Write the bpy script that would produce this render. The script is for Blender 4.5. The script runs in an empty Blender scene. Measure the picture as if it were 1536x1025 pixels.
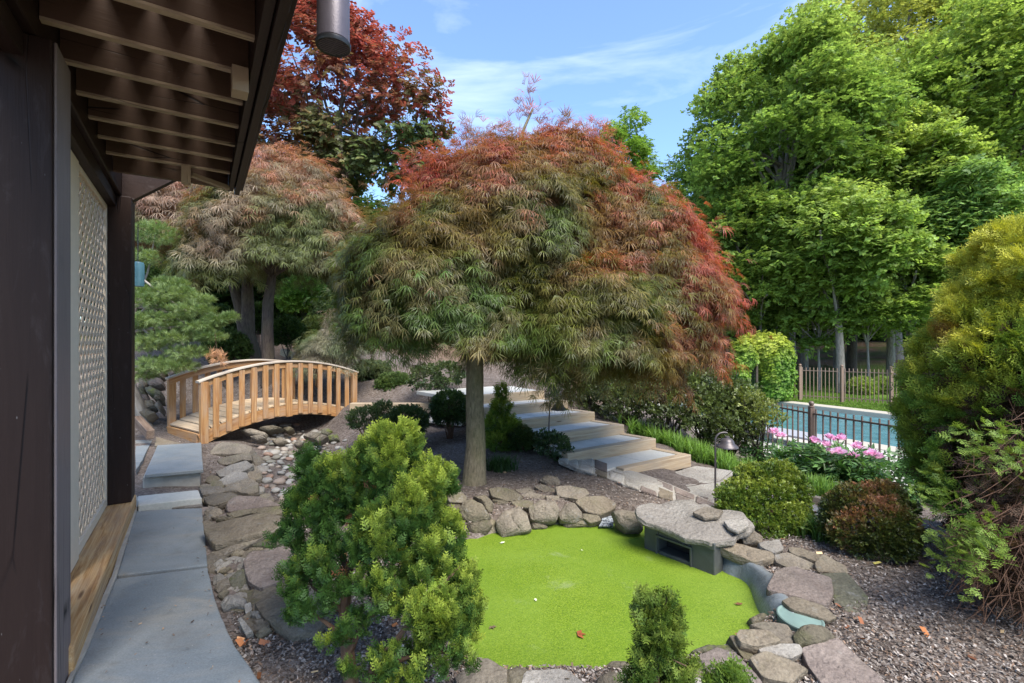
import math
SUN_AZ = math.radians(148); SUN_EL = math.radians(54); SUN_E = 2.8; SUN_ANG = math.radians(38); SKY = .115; EXPOSURE = 1.62
CLOUD = (6.0, 6.4, 7.0, 1)
import bpy, math, random
import numpy as np
from mathutils import Vector, Matrix, noise
random.seed(7)
RNG = np.random.default_rng(7)
C = bpy.context.scene.collection
CZ = 1.5                       # eye height above the house path
FX = 720.0                     # focal length in photo pixels (1536 wide)
R = math.radians

def at(px, py, Y):
    """point seen at photo pixel (px, py) that stands Y metres in front of the camera"""
    return Vector(((px - 768) / FX * Y, Y, CZ - (py - 512.5) / FX * Y))
def on(px, py, z):
    Y = FX * (CZ - z) / (py - 512.5)
    return Vector(((px - 768) / FX * Y, Y, z))
def proj(P):
    P = np.asarray(P)
    return 768 + FX * P[..., 0] / P[..., 1], 512.5 - FX * (P[..., 2] - CZ) / P[..., 1]

# ---------------------------------------------------------------- tagging
def tag(o, label=None, cat=None, group=None, kind=None):
    if label: o['label'] = label
    if cat: o['category'] = cat
    if group: o['group'] = group
    if kind: o['kind'] = kind
    return o
def thing(name, loc, label, cat, group=None, rz=0.0):
    o = bpy.data.objects.new(name, None); C.objects.link(o)
    o.empty_display_size = .1
    o.location = loc; o.rotation_euler = (0, 0, rz)
    return tag(o, label, cat, group)
def link(name, me, parent=None, mat=None):
    o = bpy.data.objects.new(name, me); C.objects.link(o)
    if parent is not None: o.parent = parent
    if mat is not None and len(me.materials) == 0: me.materials.append(mat)
    return o

# ---------------------------------------------------------------- meshes
def np_mesh(name, V, Q=None, T=None, col=None, gc=None, smooth=True):
    V = np.asarray(V, np.float32); me = bpy.data.meshes.new(name)
    me.vertices.add(len(V)); me.vertices.foreach_set('co', V.ravel())
    idx = []; tot = []
    if Q is not None and len(Q): Q = np.asarray(Q, np.int32); idx.append(Q.ravel()); tot.append(np.full(len(Q), 4, np.int32))
    if T is not None and len(T): T = np.asarray(T, np.int32); idx.append(T.ravel()); tot.append(np.full(len(T), 3, np.int32))
    idx = np.concatenate(idx); tot = np.concatenate(tot)
    me.loops.add(len(idx)); me.loops.foreach_set('vertex_index', idx)
    me.polygons.add(len(tot))
    st = np.concatenate([[0], np.cumsum(tot)[:-1]]).astype(np.int32)
    me.polygons.foreach_set('loop_start', st)
    me.polygons.foreach_set('use_smooth', np.full(len(tot), smooth, bool))
    if col is not None:
        a = me.attributes.new('col', 'FLOAT_COLOR', 'POINT')
        c4 = np.ones((len(V), 4), np.float32); c4[:, :3] = col
        a.data.foreach_set('color', c4.ravel())
    if gc is not None:
        a = me.attributes.new('gc', 'FLOAT_VECTOR', 'POINT')
        a.data.foreach_set('vector', np.asarray(gc, np.float32).ravel())
    me.update(calc_edges=True); me.validate()
    return me

class MB:
    """collects boxes, bars, tubes and prisms; build() links them as ONE mesh object"""
    def __init__(s): s.V = []; s.F = []; s.G = []; s.n = 0
    def add(s, V, F, G=None):
        V = [Vector(v) for v in V]
        s.V += V; s.F += [tuple(i + s.n for i in f) for f in F]
        s.G += [Vector(g) for g in (G if G is not None else V)]; s.n += len(V)
        return s
    def box(s, c, ax, half):
        """ax: three unit vectors; half: half sizes; grain runs along the longest"""
        c = Vector(c); ax = [Vector(a) for a in ax]; k = max(range(3), key=lambda i: half[i])
        o = Vector((random.uniform(0, 50), random.uniform(0, 50), random.uniform(0, 50)))
        V = []; G = []
        for sx in (-1, 1):
            for sy in (-1, 1):
                for sz in (-1, 1):
                    q = (sx * half[0], sy * half[1], sz * half[2])
                    V.append(c + ax[0] * q[0] + ax[1] * q[1] + ax[2] * q[2])
                    g = (q[k], q[(k + 1) % 3], q[(k + 2) % 3]); G.append(Vector(g) + o)
        F = [(0, 1, 3, 2), (4, 6, 7, 5), (0, 4, 5, 1), (2, 3, 7, 6), (0, 2, 6, 4), (1, 5, 7, 3)]
        if ax[0].cross(ax[1]).dot(ax[2]) < 0: F = [f[::-1] for f in F]
        return s.add(V, F, G)
    def bar(s, p, q, w, h, up=(0, 0, 1)):
        p = Vector(p); q = Vector(q); d = (q - p); L = d.length; d.normalize()
        up = Vector(up); sd = d.cross(up)
        if sd.length < 1e-4: sd = d.cross(Vector((0, 1, 0)))
        sd.normalize(); u = sd.cross(d)
        return s.box((p + q) / 2, (d, sd, u), (L / 2, w / 2, h / 2))
    def tube(s, P, rad, n=8, cap=True):
        P = [Vector(p) for p in P]; m = len(P)
        if not hasattr(rad, '__len__'): rad = [rad] * m
        V = []; G = []; L = 0; off = random.uniform(0, 30)
        a = None
        for i, p in enumerate(P):
            t = (P[min(i + 1, m - 1)] - P[max(i - 1, 0)]).normalized()
            if a is None: a = t.orthogonal().normalized()
            else: a = (a - t * a.dot(t)).normalized()
            b = t.cross(a)
            if i: L += (P[i] - P[i - 1]).length
            for k in range(n):
                th = 2 * math.pi * k / n
                V.append(p + (a * math.cos(th) + b * math.sin(th)) * rad[i])
                G.append((L + off, math.cos(th) * rad[i], math.sin(th) * rad[i]))
        F = [(i * n + k, i * n + (k + 1) % n, (i + 1) * n + (k + 1) % n, (i + 1) * n + k) for i in range(m - 1) for k in range(n)]
        if cap: F += [tuple(range(n))[::-1], tuple((m - 1) * n + k for k in range(n))]
        return s.add(V, F, G)
    def lathe(s, prof, c=(0, 0, 0), n=24, axis=None):
        c = Vector(c); M = Matrix.Identity(3)
        if axis is not None: M = Vector((0, 0, 1)).rotation_difference(Vector(axis).normalized()).to_matrix()
        V = [c + M @ Vector((r * math.cos(2 * math.pi * k / n), r * math.sin(2 * math.pi * k / n), z)) for r, z in prof for k in range(n)]
        F = [(i * n + k, i * n + (k + 1) % n, (i + 1) * n + (k + 1) % n, (i + 1) * n + k) for i in range(len(prof) - 1) for k in range(n)]
        F += [tuple(range(n))[::-1], tuple((len(prof) - 1) * n + k for k in range(n))]
        return s.add(V, F)
    def prism(s, poly, h):
        """poly: top outline (list of 3-D points), extruded h downwards"""
        n = len(poly); P = [Vector(p) for p in poly]
        if sum(P[i].x * P[(i + 1) % n].y - P[(i + 1) % n].x * P[i].y for i in range(n)) < 0: P = P[::-1]
        V = P + [p - Vector((0, 0, h)) for p in P]
        F = [tuple(range(n)), tuple(range(2 * n - 1, n - 1, -1))] + [(i, n + i, n + (i + 1) % n, (i + 1) % n) for i in range(n)]
        return s.add(V, F)
    def build(s, name, mat, parent=None, bevel=0.0, smooth=False, loc=None, seg=2):
        me = bpy.data.meshes.new(name)
        base = Vector(loc) if loc is not None else Vector((0, 0, 0))
        if parent is not None and loc is None: base = parent.matrix_basis.translation if parent.parent is None else parent.parent.matrix_basis.translation
        me.from_pydata([tuple(v - base) for v in s.V], [], s.F)
        a = me.attributes.new('gc', 'FLOAT_VECTOR', 'POINT')
        a.data.foreach_set('vector', np.array([tuple(g) for g in s.G], np.float32).ravel())
        me.polygons.foreach_set('use_smooth', [smooth] * len(me.polygons))
        if smooth: me.set_sharp_from_angle(angle=R(40))
        me.materials.append(mat); me.update()
        o = bpy.data.objects.new(name, me); C.objects.link(o)
        if parent is not None: o.parent = parent
        if loc is not None: o.location = loc
        if bevel:
            b = o.modifiers.new('bevel', 'BEVEL'); b.width = bevel; b.segments = seg; b.limit_method = 'ANGLE'; b.angle_limit = R(40)
        return o

# ---------------------------------------------------------------- materials
class NT:
    def __init__(s, name):
        s.m = bpy.data.materials.new(name); s.m.use_nodes = True; s.t = s.m.node_tree
        s.t.nodes.clear(); s.out = s.n('ShaderNodeOutputMaterial')
    def n(s, k, **kw):
        x = s.t.nodes.new(k)
        for a, v in kw.items():
            if a.startswith('i_'):
                key = a[2:].replace('_', ' ')
                x.inputs[int(key) if key.isdigit() else key].default_value = v
            else: setattr(x, a, v)
        return x
    def l(s, a, b): s.t.links.new(a, b)
    def noise(s, vec, scale, detail=4, rough=.55, dist=0.0):
        x = s.n('ShaderNodeTexNoise'); x.inputs['Scale'].default_value = scale
        x.inputs['Detail'].default_value = detail; x.inputs['Roughness'].default_value = rough; x.inputs['Distortion'].default_value = dist
        if vec is not None: s.l(vec, x.inputs['Vector'])
        return x.outputs['Fac']
    def vor(s, vec, scale, feature='F1', out='Distance'):
        x = s.n('ShaderNodeTexVoronoi', feature=feature); x.inputs['Scale'].default_value = scale
        if vec is not None: s.l(vec, x.inputs['Vector'])
        return x.outputs[out]
    def ramp(s, fac, stops):
        x = s.n('ShaderNodeValToRGB'); e = x.color_ramp.elements
        while len(e) < len(stops): e.new(.5)
        for k, (p, c) in enumerate(stops):
            e[k].position = p; e[k].color = (c if hasattr(c, '__len__') else (c, c, c)) [:3] + (1,) if hasattr(c, '__len__') else (c, c, c, 1)
        s.l(fac, x.inputs[0]); return x.outputs[0]
    def mix(s, fac, a, b, mode='MIX'):
        x = s.n('ShaderNodeMix', data_type='RGBA', blend_type=mode)
        for src, i in ((fac, 0), (a, 6), (b, 7)):
            if isinstance(src, (int, float)): x.inputs[i].default_value = src if i == 0 else (src, src, src, 1)
            elif isinstance(src, tuple): x.inputs[i].default_value = src[:3] + (1,)
            else: s.l(src, x.inputs[i])
        return x.outputs[2]
    def math(s, op, a, b=0.0):
        x = s.n('ShaderNodeMath', operation=op)
        for src, i in ((a, 0), (b, 1)):
            if isinstance(src, (int, float)): x.inputs[i].default_value = src
            else: s.l(src, x.inputs[i])
        return x.outputs[0]
    def obj(s):
        tc = s.n('ShaderNodeTexCoord'); oi = s.n('ShaderNodeObjectInfo')
        v = s.n('ShaderNodeVectorMath', operation='SCALE'); v.inputs[0].default_value = (37, 91, 53)
        s.l(oi.outputs['Random'], v.inputs['Scale'])
        a = s.n('ShaderNodeVectorMath', operation='ADD'); s.l(tc.outputs['Object'], a.inputs[0]); s.l(v.outputs[0], a.inputs[1])
        s.rand = oi.outputs['Random']; return a.outputs[0]
    def attr(s, name, out='Color'): return s.n('ShaderNodeAttribute', attribute_name=name).outputs[out]
    def scale(s, vec, sc):
        x = s.n('ShaderNodeMapping'); x.inputs['Scale'].default_value = sc; s.l(vec, x.inputs[0]); return x.outputs[0]
    def bump(s, h, strength, dist, nrm=None):
        x = s.n('ShaderNodeBump'); x.inputs['Strength'].default_value = strength; x.inputs['Distance'].default_value = dist
        s.l(h, x.inputs['Height'])
        if nrm is not None: s.l(nrm, x.inputs['Normal'])
        return x.outputs[0]
    def bsdf(s, col, rough=.6, nrm=None, spec=.5, metal=0.0, **kw):
        b = s.n('ShaderNodeBsdfPrincipled')
        if isinstance(col, tuple): b.inputs['Base Color'].default_value = col[:3] + (1,)
        else: s.l(col, b.inputs['Base Color'])
        if isinstance(rough, (int, float)): b.inputs['Roughness'].default_value = rough
        else: s.l(rough, b.inputs['Roughness'])
        b.inputs['Specular IOR Level'].default_value = spec; b.inputs['Metallic'].default_value = metal
        if nrm is not None: s.l(nrm, b.inputs['Normal'])
        s.b = b; return b.outputs[0]
    def done(s, sh): s.l(sh, s.out.inputs['Surface']); return s.m

def mat_plain(name, col, rough=.5, metal=0.0, spec=.5, var=.25, sc=12, bump=.15):
    m = NT(name); v = m.obj(); n = m.noise(v, sc, 5, .6)
    c = m.mix(n, tuple(x * (1 - var) for x in col), tuple(min(1, x * (1 + var)) for x in col))
    return m.done(m.bsdf(c, rough, m.bump(m.noise(v, sc * 6, 3), bump, .004), spec, metal))
def mat_wood(name, stops, rough=.7, knots=True, bump=.35, grain=1.0):
    m = NT(name); g = m.attr('gc', 'Vector')
    long = m.scale(g, (1.1 * grain, 22, 22)); f = m.noise(long, 1.6, 6, .65, 1.2)
    fine = m.noise(m.scale(g, (2.5, 160, 160)), 1, 3, .6)
    c = m.ramp(f, stops)
    c = m.mix(m.math('MULTIPLY', fine, .35), c, (.06, .035, .02), 'MULTIPLY') if False else m.mix(.3, c, m.ramp(fine, [(.3, .45), (.7, 1.0)]), 'MULTIPLY')
    wth = m.noise(m.scale(g, (1.5, 5, 5)), 1.3, 4, .6)
    c = m.mix(m.math('MULTIPLY', m.ramp(wth, [(.45, 0.0), (.7, 1.0)]), .5), c, (.30, .25, .2))
    if knots:
        k = m.vor(m.scale(g, (1.7, 9, 9)), 1.0); c = m.mix(m.ramp(k, [(.05, .9), (.13, 0.0)]), c, (.12, .06, .03))
    h = m.math('ADD', f, m.math('MULTIPLY', fine, .6))
    return m.done(m.bsdf(c, rough, m.bump(h, bump, .004), .3))
def mat_darkwood(name, c1, c2, wear=.35):
    m = NT(name); g = m.attr('gc', 'Vector')
    f = m.noise(m.scale(g, (1.2, 14, 14)), 1.5, 6, .65, .8); fine = m.noise(m.scale(g, (3, 130, 130)), 1, 3, .6)
    c = m.mix(f, c1, c2)
    w = m.noise(m.scale(g, (1.6, 6, 6)), 2.2, 8, .7, .6)
    c = m.mix(m.math('MULTIPLY', m.ramp(w, [(.56, 0.0), (.72, 1.0)]), wear), c, (.09, .07, .064))
    sp = m.vor(m.scale(g, (9, 30, 30)), 1.0); c = m.mix(m.ramp(sp, [(.03, .55), (.06, 0.0)]), c, (.3, .27, .24))
    cr = m.vor(m.scale(g, (.55, 7, 7)), 1.0, 'DISTANCE_TO_EDGE'); crm = m.ramp(cr, [(.0, 1.0), (.018, 0.0)])
    crk = m.math('MULTIPLY', crm, m.ramp(m.noise(m.scale(g, (1, 3, 3)), 1.1), [(.5, 0.0), (.58, 1.0)]))
    c = m.mix(crk, c, (.006, .004, .004))
    h = m.math('SUBTRACT', m.math('ADD', f, m.math('MULTIPLY', fine, .5)), m.math('MULTIPLY', crk, 2.0))
    return m.done(m.bsdf(c, .5, m.bump(h, .4, .004), .15))
def mat_stone(name, c1, c2, c3, moss=.2, mosscol=(.10, .11, .03), strata=.5):
    m = NT(name); v = m.obj()
    big = m.noise(v, 3.5, 5, .6, .4); c = m.mix(m.ramp(big, [(.35, 0.0), (.65, 1.0)]), c1, c2)
    band = m.noise(m.scale(v, (3, 3, 26)), 1.4, 4, .6, .6); c = m.mix(m.math('MULTIPLY', m.ramp(band, [(.42, 0.0), (.62, 1.0)]), strata), c, c3)
    sp = m.noise(v, 70, 4, .7); c = m.mix(.55, c, m.ramp(sp, [(.32, .5), (.5, .95), (.68, 1.35)]), 'MULTIPLY')
    lich = m.noise(v, 11, 6, .7); c = m.mix(m.math('MULTIPLY', m.ramp(lich, [(.6, 0.0), (.68, 1.0)]), .4), c, (.28, .27, .25))
    mo = m.noise(v, 5, 5, .65); c = m.mix(m.math('MULTIPLY', m.ramp(mo, [(.52, 0.0), (.66, 1.0)]), moss * 2), c, mosscol)
    c = m.mix(1.0, c, m.ramp(m.rand, [(0.0, .75), (1.0, 1.15)]), 'MULTIPLY')
    pit = m.vor(v, 38); h = m.math('ADD', m.math('ADD', m.noise(v, 26, 7, .68), m.math('MULTIPLY', big, 1.2)), m.math('MULTIPLY', band, .8))
    h = m.math('ADD', h, m.math('MULTIPLY', pit, .35))
    return m.done(m.bsdf(c, .85, m.bump(h, .9, .022), .25))
def mat_leaf(name, rough=.45, trans=.35, spec=.4, tint=(1.0, 1.0, 1.0), ttint=(1.25, 1.25, .6)):
    m = NT(name); c = m.attr('col')
    g = m.n('ShaderNodeNewGeometry'); r = m.ramp(g.outputs['Random Per Island'], [(0.0, .62), (.5, 1.0), (1.0, 1.38)])
    c = m.mix(1.0, c, r, 'MULTIPLY')
    b = m.bsdf(c, rough, None, spec)
    t = m.n('ShaderNodeBsdfTranslucent'); m.l(m.mix(1.0, c, ttint, 'MULTIPLY'), t.inputs[0])
    x = m.n('ShaderNodeMixShader'); x.inputs[0].default_value = trans; m.l(b, x.inputs[1]); m.l(t.outputs[0], x.inputs[2])
    return m.done(x.outputs[0])
def mat_bark(name, c1, c2, moss=0.0, sc=1.0, bump=.7):
    m = NT(name); g = m.attr('gc', 'Vector')
    f = m.noise(m.scale(g, (5 * sc, 22 * sc, 22 * sc)), 1.5, 7, .7, .5); c = m.mix(m.ramp(f, [(.35, 0.0), (.65, 1.0)]), c1, c2)
    n2 = m.noise(g, 3.0, 4, .6); c = m.mix(m.math('MULTIPLY', m.ramp(n2, [(.45, 0.0), (.65, 1.0)]), moss), c, (.12, .12, .05))
    return m.done(m.bsdf(c, .9, m.bump(f, bump, .02), .2))

M = {}
M['bridge'] = mat_wood('weathered pine', [(.25, (.15, .062, .022)), (.42, (.32, .15, .052)), (.58, (.43, .235, .095)), (.78, (.52, .34, .17))], bump=.5)
M['deck'] = mat_wood('bleached deck pine', [(.25, (.34, .22, .12)), (.5, (.54, .40, .25)), (.78, (.66, .53, .36))], knots=False)
M['caprail'] = mat_wood('grey cap rail pine', [(.3, (.33, .25, .18)), (.5, (.5, .42, .33)), (.75, (.6, .54, .45))], knots=False)
M['timber'] = mat_wood('step timber', [(.25, (.27, .17, .09)), (.45, (.42, .31, .19)), (.75, (.53, .43, .30))], bump=.5)
M['sill'] = mat_wood('rotting sill timber', [(.22, (.15, .07, .03)), (.4, (.42, .22, .08)), (.55, (.58, .36, .16)), (.8, (.62, .46, .28))], bump=.8)
M['oldtimber'] = mat_wood('dark old timber', [(.3, (.08, .05, .035)), (.5, (.15, .10, .07)), (.75, (.24, .17, .12))])
M['brown'] = mat_darkwood('dark brown painted wood', (.020, .011, .0085), (.036, .021, .016))
M['rafterw'] = mat_darkwood('brown rafter wood', (.105, .062, .04), (.155, .096, .062), .1)
M['tan'] = mat_darkwood('tan rafter edge', (.36, .26, .165), (.46, .35, .235), .15)
M['fascia'] = mat_darkwood('brown fascia paint', (.028, .019, .015), (.05, .034, .028), .1)
M['trimg'] = mat_darkwood('faded post edge', (.15, .115, .105), (.24, .19, .175), .4)
M['lattice'] = mat_plain('off white lattice paint', (.67, .52, .36), .6, var=.14, sc=20)
M['white'] = mat_plain('cream frame paint', (.72, .59, .43), .6, var=.1, sc=16)
M['shade'] = mat_plain('grey inner boards', (.17, .15, .13), .8)
M['stone_grey'] = mat_stone('grey brown sandstone', (0.160, 0.133, 0.099), (0.231, 0.192, 0.144), (0.113, 0.094, 0.072), .08)
M['stone_olive'] = mat_stone('olive weathered stone', (0.134, 0.113, 0.076), (0.197, 0.164, 0.113), (0.092, 0.076, 0.054), .18)
M['stone_purple'] = mat_stone('purple grey slate', (0.181, 0.139, 0.116), (0.252, 0.202, 0.168), (0.130, 0.102, 0.087), .03)
M['stone_light'] = mat_stone('pale sandstone', (0.235, 0.206, 0.172), (0.302, 0.273, 0.231), (0.176, 0.155, 0.130), .03)
M['stone_moss'] = mat_stone('mossy stone', (0.118, 0.108, 0.076), (0.168, 0.155, 0.109), (0.092, 0.088, 0.055), .5, (.13, .15, .03))
M['stone_tan'] = mat_stone('warm tan stone', (0.181, 0.144, 0.101), (0.244, 0.202, 0.144), (0.139, 0.109, 0.076), .06)
M['stone_cream'] = mat_stone('cream flagstone', (.40, .36, .30), (.50, .46, .39), (.33, .285, .24), .02)
def pebble_mat():
    m = NT('river pebble'); v = m.obj()
    c = m.ramp(m.rand, [(0.0, (.30, .275, .235)), (.2, (.19, .178, .158)), (.38, (.37, .345, .30)), (.55, (.24, .195, .14)), (.7, (.17, .165, .135)), (.84, (.27, .165, .115)), (1.0, (.33, .30, .25))])
    c = m.mix(.5, c, m.ramp(m.noise(v, 40, 5, .6), [(.3, .6), (.7, 1.25)]), 'MULTIPLY')
    return m.done(m.bsdf(c, .65, m.bump(m.noise(v, 60, 4), .25, .004), .35))
M['pebble'] = pebble_mat()
def bluestone():
    m = NT('bluestone'); v = m.obj()
    n = m.noise(v, 2.2, 6, .6, .6); c = m.mix(m.ramp(n, [(.35, 0.0), (.65, 1.0)]), (.165, .185, .19), (.225, .24, .238))
    st = m.noise(m.scale(v, (1, 3, 1)), 1.4, 5, .6, 1.4); c = m.mix(m.math('MULTIPLY', m.ramp(st, [(.5, 0.0), (.68, 1.0)]), .6), c, (.27, .25, .21))
    sp = m.noise(v, 120, 3, .7); c = m.mix(.5, c, m.ramp(sp, [(.35, .65), (.65, 1.2)]), 'MULTIPLY')
    dn = m.noise(v, 5, 7, .75, .4); c = m.mix(m.math('MULTIPLY', m.ramp(dn, [(.52, 0.0), (.66, 1.0)]), .45), c, (.14, .135, .12))
    pk = m.vor(v, 16); c = m.mix(m.ramp(pk, [(.035, .7), (.06, 0.0)]), c, (.38, .37, .34))
    h = m.math('ADD', m.noise(v, 9, 6, .6), m.math('MULTIPLY', st, .7))
    return m.done(m.bsdf(c, .62, m.bump(h, .5, .01), .4))
M['bluestone'] = bluestone()
def tread():
    m = NT('pale tread flagstone'); v = m.obj()
    n = m.noise(v, 2.6, 6, .6, .6); c = m.mix(m.ramp(n, [(.3, 0.0), (.7, 1.0)]), (.41, .405, .36), (.53, .505, .44))
    c = m.mix(.35, c, m.ramp(m.noise(v, 50, 4, .7), [(.35, .7), (.65, 1.2)]), 'MULTIPLY')
    return m.done(m.bsdf(c, .6, m.bump(m.noise(v, 14, 6, .6), .35, .006), .4))
M['tread'] = tread()
M['concrete'] = mat_plain('mossy concrete', (.33, .30, .25), .9, var=.4, sc=9, bump=.6)
M['coping'] = mat_plain('cream pool coping', (.40, .36, .29), .75, var=.15, sc=6)
M['deckc'] = mat_plain('pool deck concrete', (.44, .41, .355), .85, var=.12, sc=3)
M['greydeck'] = mat_plain('grey pool cover', (.30, .30, .32), .7, var=.15, sc=3)
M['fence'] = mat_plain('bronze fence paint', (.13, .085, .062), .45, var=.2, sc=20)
M['fencefar'] = mat_plain('bronze fence sunlit paint', (.22, .145, .10), .5, var=.2, sc=20)  # same bronze paint, sunlight put into the colour by lightening it
M['lampm'] = mat_plain('bronze lamp metal', (.10, .085, .085), .4, .4, var=.3, sc=30)
M['black'] = mat_plain('black metal', (.022, .021, .022), .4, .2, var=.3, sc=20)
M['lampgrey'] = mat_plain('floodlight grey metal', (.12, .10, .11), .45, .3, var=.25, sc=25)
M['chrome'] = mat_plain('white handrail', (.75, .75, .74), .3, .2, var=.05)
M['pvc'] = mat_plain('black moulded plastic', (.06, .062, .058), .55, var=.5, sc=9, bump=.5)
M['liner'] = mat_plain('grey pond liner', (.15, .165, .17), .3, var=.7, sc=11, bump=1.0, spec=.6)
M['verdigris'] = mat_plain('verdigris lid', (.15, .215, .185), .6, var=.35, sc=9, bump=.3)
M['teal'] = mat_plain('teal glazed ceramic', (.12, .26, .29), .3, var=.4, sc=25)
M['bark'] = mat_bark('olive maple bark', (.095, .08, .05), (.255, .21, .135), .35, 1.8, .9)
M['barkd'] = mat_bark('brown bark', (.05, .037, .03), (.11, .085, .065), .15)
M['barkg'] = mat_bark('grey woodland bark', (.16, .135, .11), (.33, .29, .245), .12, .6)
M['twig'] = mat_bark('brown twig', (.085, .05, .032), (.16, .10, .065), .0)
M['twigr'] = mat_bark('red brown dry twig', (.065, .034, .022), (.125, .07, .044), .0)
M['lace'] = mat_leaf('laceleaf maple leaf', .4, .42, .36, ttint=(1.3, 1.1, .6))
M['leaf'] = mat_leaf('broad leaf', .5, .5, .3, ttint=(1.15, 1.15, .8))
M['redleaf'] = mat_leaf('red maple leaf', .45, .4, .35, ttint=(1.2, .95, .9))
M['conifer'] = mat_leaf('conifer spray', .55, .3, .25)
M['gloss'] = mat_leaf('glossy shrub leaf', .38, .3, .45)
M['grass'] = mat_leaf('grass blade', .5, .4, .3)
M['petal'] = mat_leaf('peony petal', .6, .45, .2, ttint=(1.1, 1.0, 1.05))
M['chip'] = mat_leaf('bark mulch chip', .9, .0, .15)
# ================================================================ camera, sky, sun
sc = bpy.context.scene
cam = bpy.data.cameras.new('camera'); cam.sensor_width = 36; cam.lens = 36 * FX / 1536; cam.clip_end = 3000; cam.clip_start = .05
co = bpy.data.objects.new('camera', cam); C.objects.link(co); co.location = (0, 0, CZ); co.rotation_euler = (R(90), 0, 0); sc.camera = co
sc.view_settings.view_transform = 'Standard'; sc.view_settings.look = 'None'; sc.view_settings.gamma = 1
sc.view_settings.exposure = EXPOSURE
sun_dir = Vector((math.sin(SUN_AZ) * math.cos(SUN_EL), math.cos(SUN_AZ) * math.cos(SUN_EL), math.sin(SUN_EL)))   # towards the sun
w = bpy.data.worlds.new('World'); sc.world = w; w.use_nodes = True; nt = w.node_tree; nt.nodes.clear()
wo = nt.nodes.new('ShaderNodeOutputWorld'); bg = nt.nodes.new('ShaderNodeBackground'); bg.inputs[1].default_value = SKY
sky = nt.nodes.new('ShaderNodeTexSky'); sky.sky_type = 'NISHITA'; sky.sun_disc = False
sky.sun_elevation = SUN_EL; sky.sun_rotation = SUN_AZ; sky.air_density = 1.0; sky.dust_density = .15; sky.ozone_density = 3.2
tc = nt.nodes.new('ShaderNodeTexCoord'); mp = nt.nodes.new('ShaderNodeMapping')
mp.inputs['Scale'].default_value = (1.1, 1.1, 5.5); mp.inputs['Rotation'].default_value = (.0, R(-12), R(20)); mp.inputs['Location'].default_value = (.35, .2, .1)
nz = nt.nodes.new('ShaderNodeTexNoise'); nz.inputs['Scale'].default_value = 1.9; nz.inputs['Detail'].default_value = 7; nz.inputs['Roughness'].default_value = .55; nz.inputs['Distortion'].default_value = .5
rp = nt.nodes.new('ShaderNodeValToRGB'); rp.color_ramp.elements[0].position = .52; rp.color_ramp.elements[0].color = (.03, .03, .03, 1)
rp.color_ramp.elements[1].position = .80; rp.color_ramp.elements[1].color = (.42, .42, .42, 1)
mx = nt.nodes.new('ShaderNodeMix'); mx.data_type = 'RGBA'; mx.inputs[7].default_value = CLOUD
L = nt.links.new
L(tc.outputs['Generated'], mp.inputs[0]); L(mp.outputs[0], nz.inputs['Vector']); L(nz.outputs['Fac'], rp.inputs[0])
L(rp.outputs[0], mx.inputs[0]); tn = nt.nodes.new('ShaderNodeMix'); tn.data_type = 'RGBA'; tn.blend_type = 'MULTIPLY'; tn.inputs[0].default_value = 1; tn.inputs[7].default_value = (.84, .94, 1.05, 1); L(sky.outputs[0], tn.inputs[6]); L(tn.outputs[2], mx.inputs[6]); L(mx.outputs[2], bg.inputs[0]); L(bg.outputs[0], wo.inputs[0])
ld = bpy.data.lights.new('sun', 'SUN'); ld.energy = SUN_E; ld.angle = SUN_ANG; ld.color = (1.0, .95, .87)
lo = bpy.data.objects.new('sun', ld); C.objects.link(lo); lo.location = (0, 0, 40)
lo.rotation_euler = (-sun_dir).to_track_quat('-Z', 'Y').to_euler()

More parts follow.
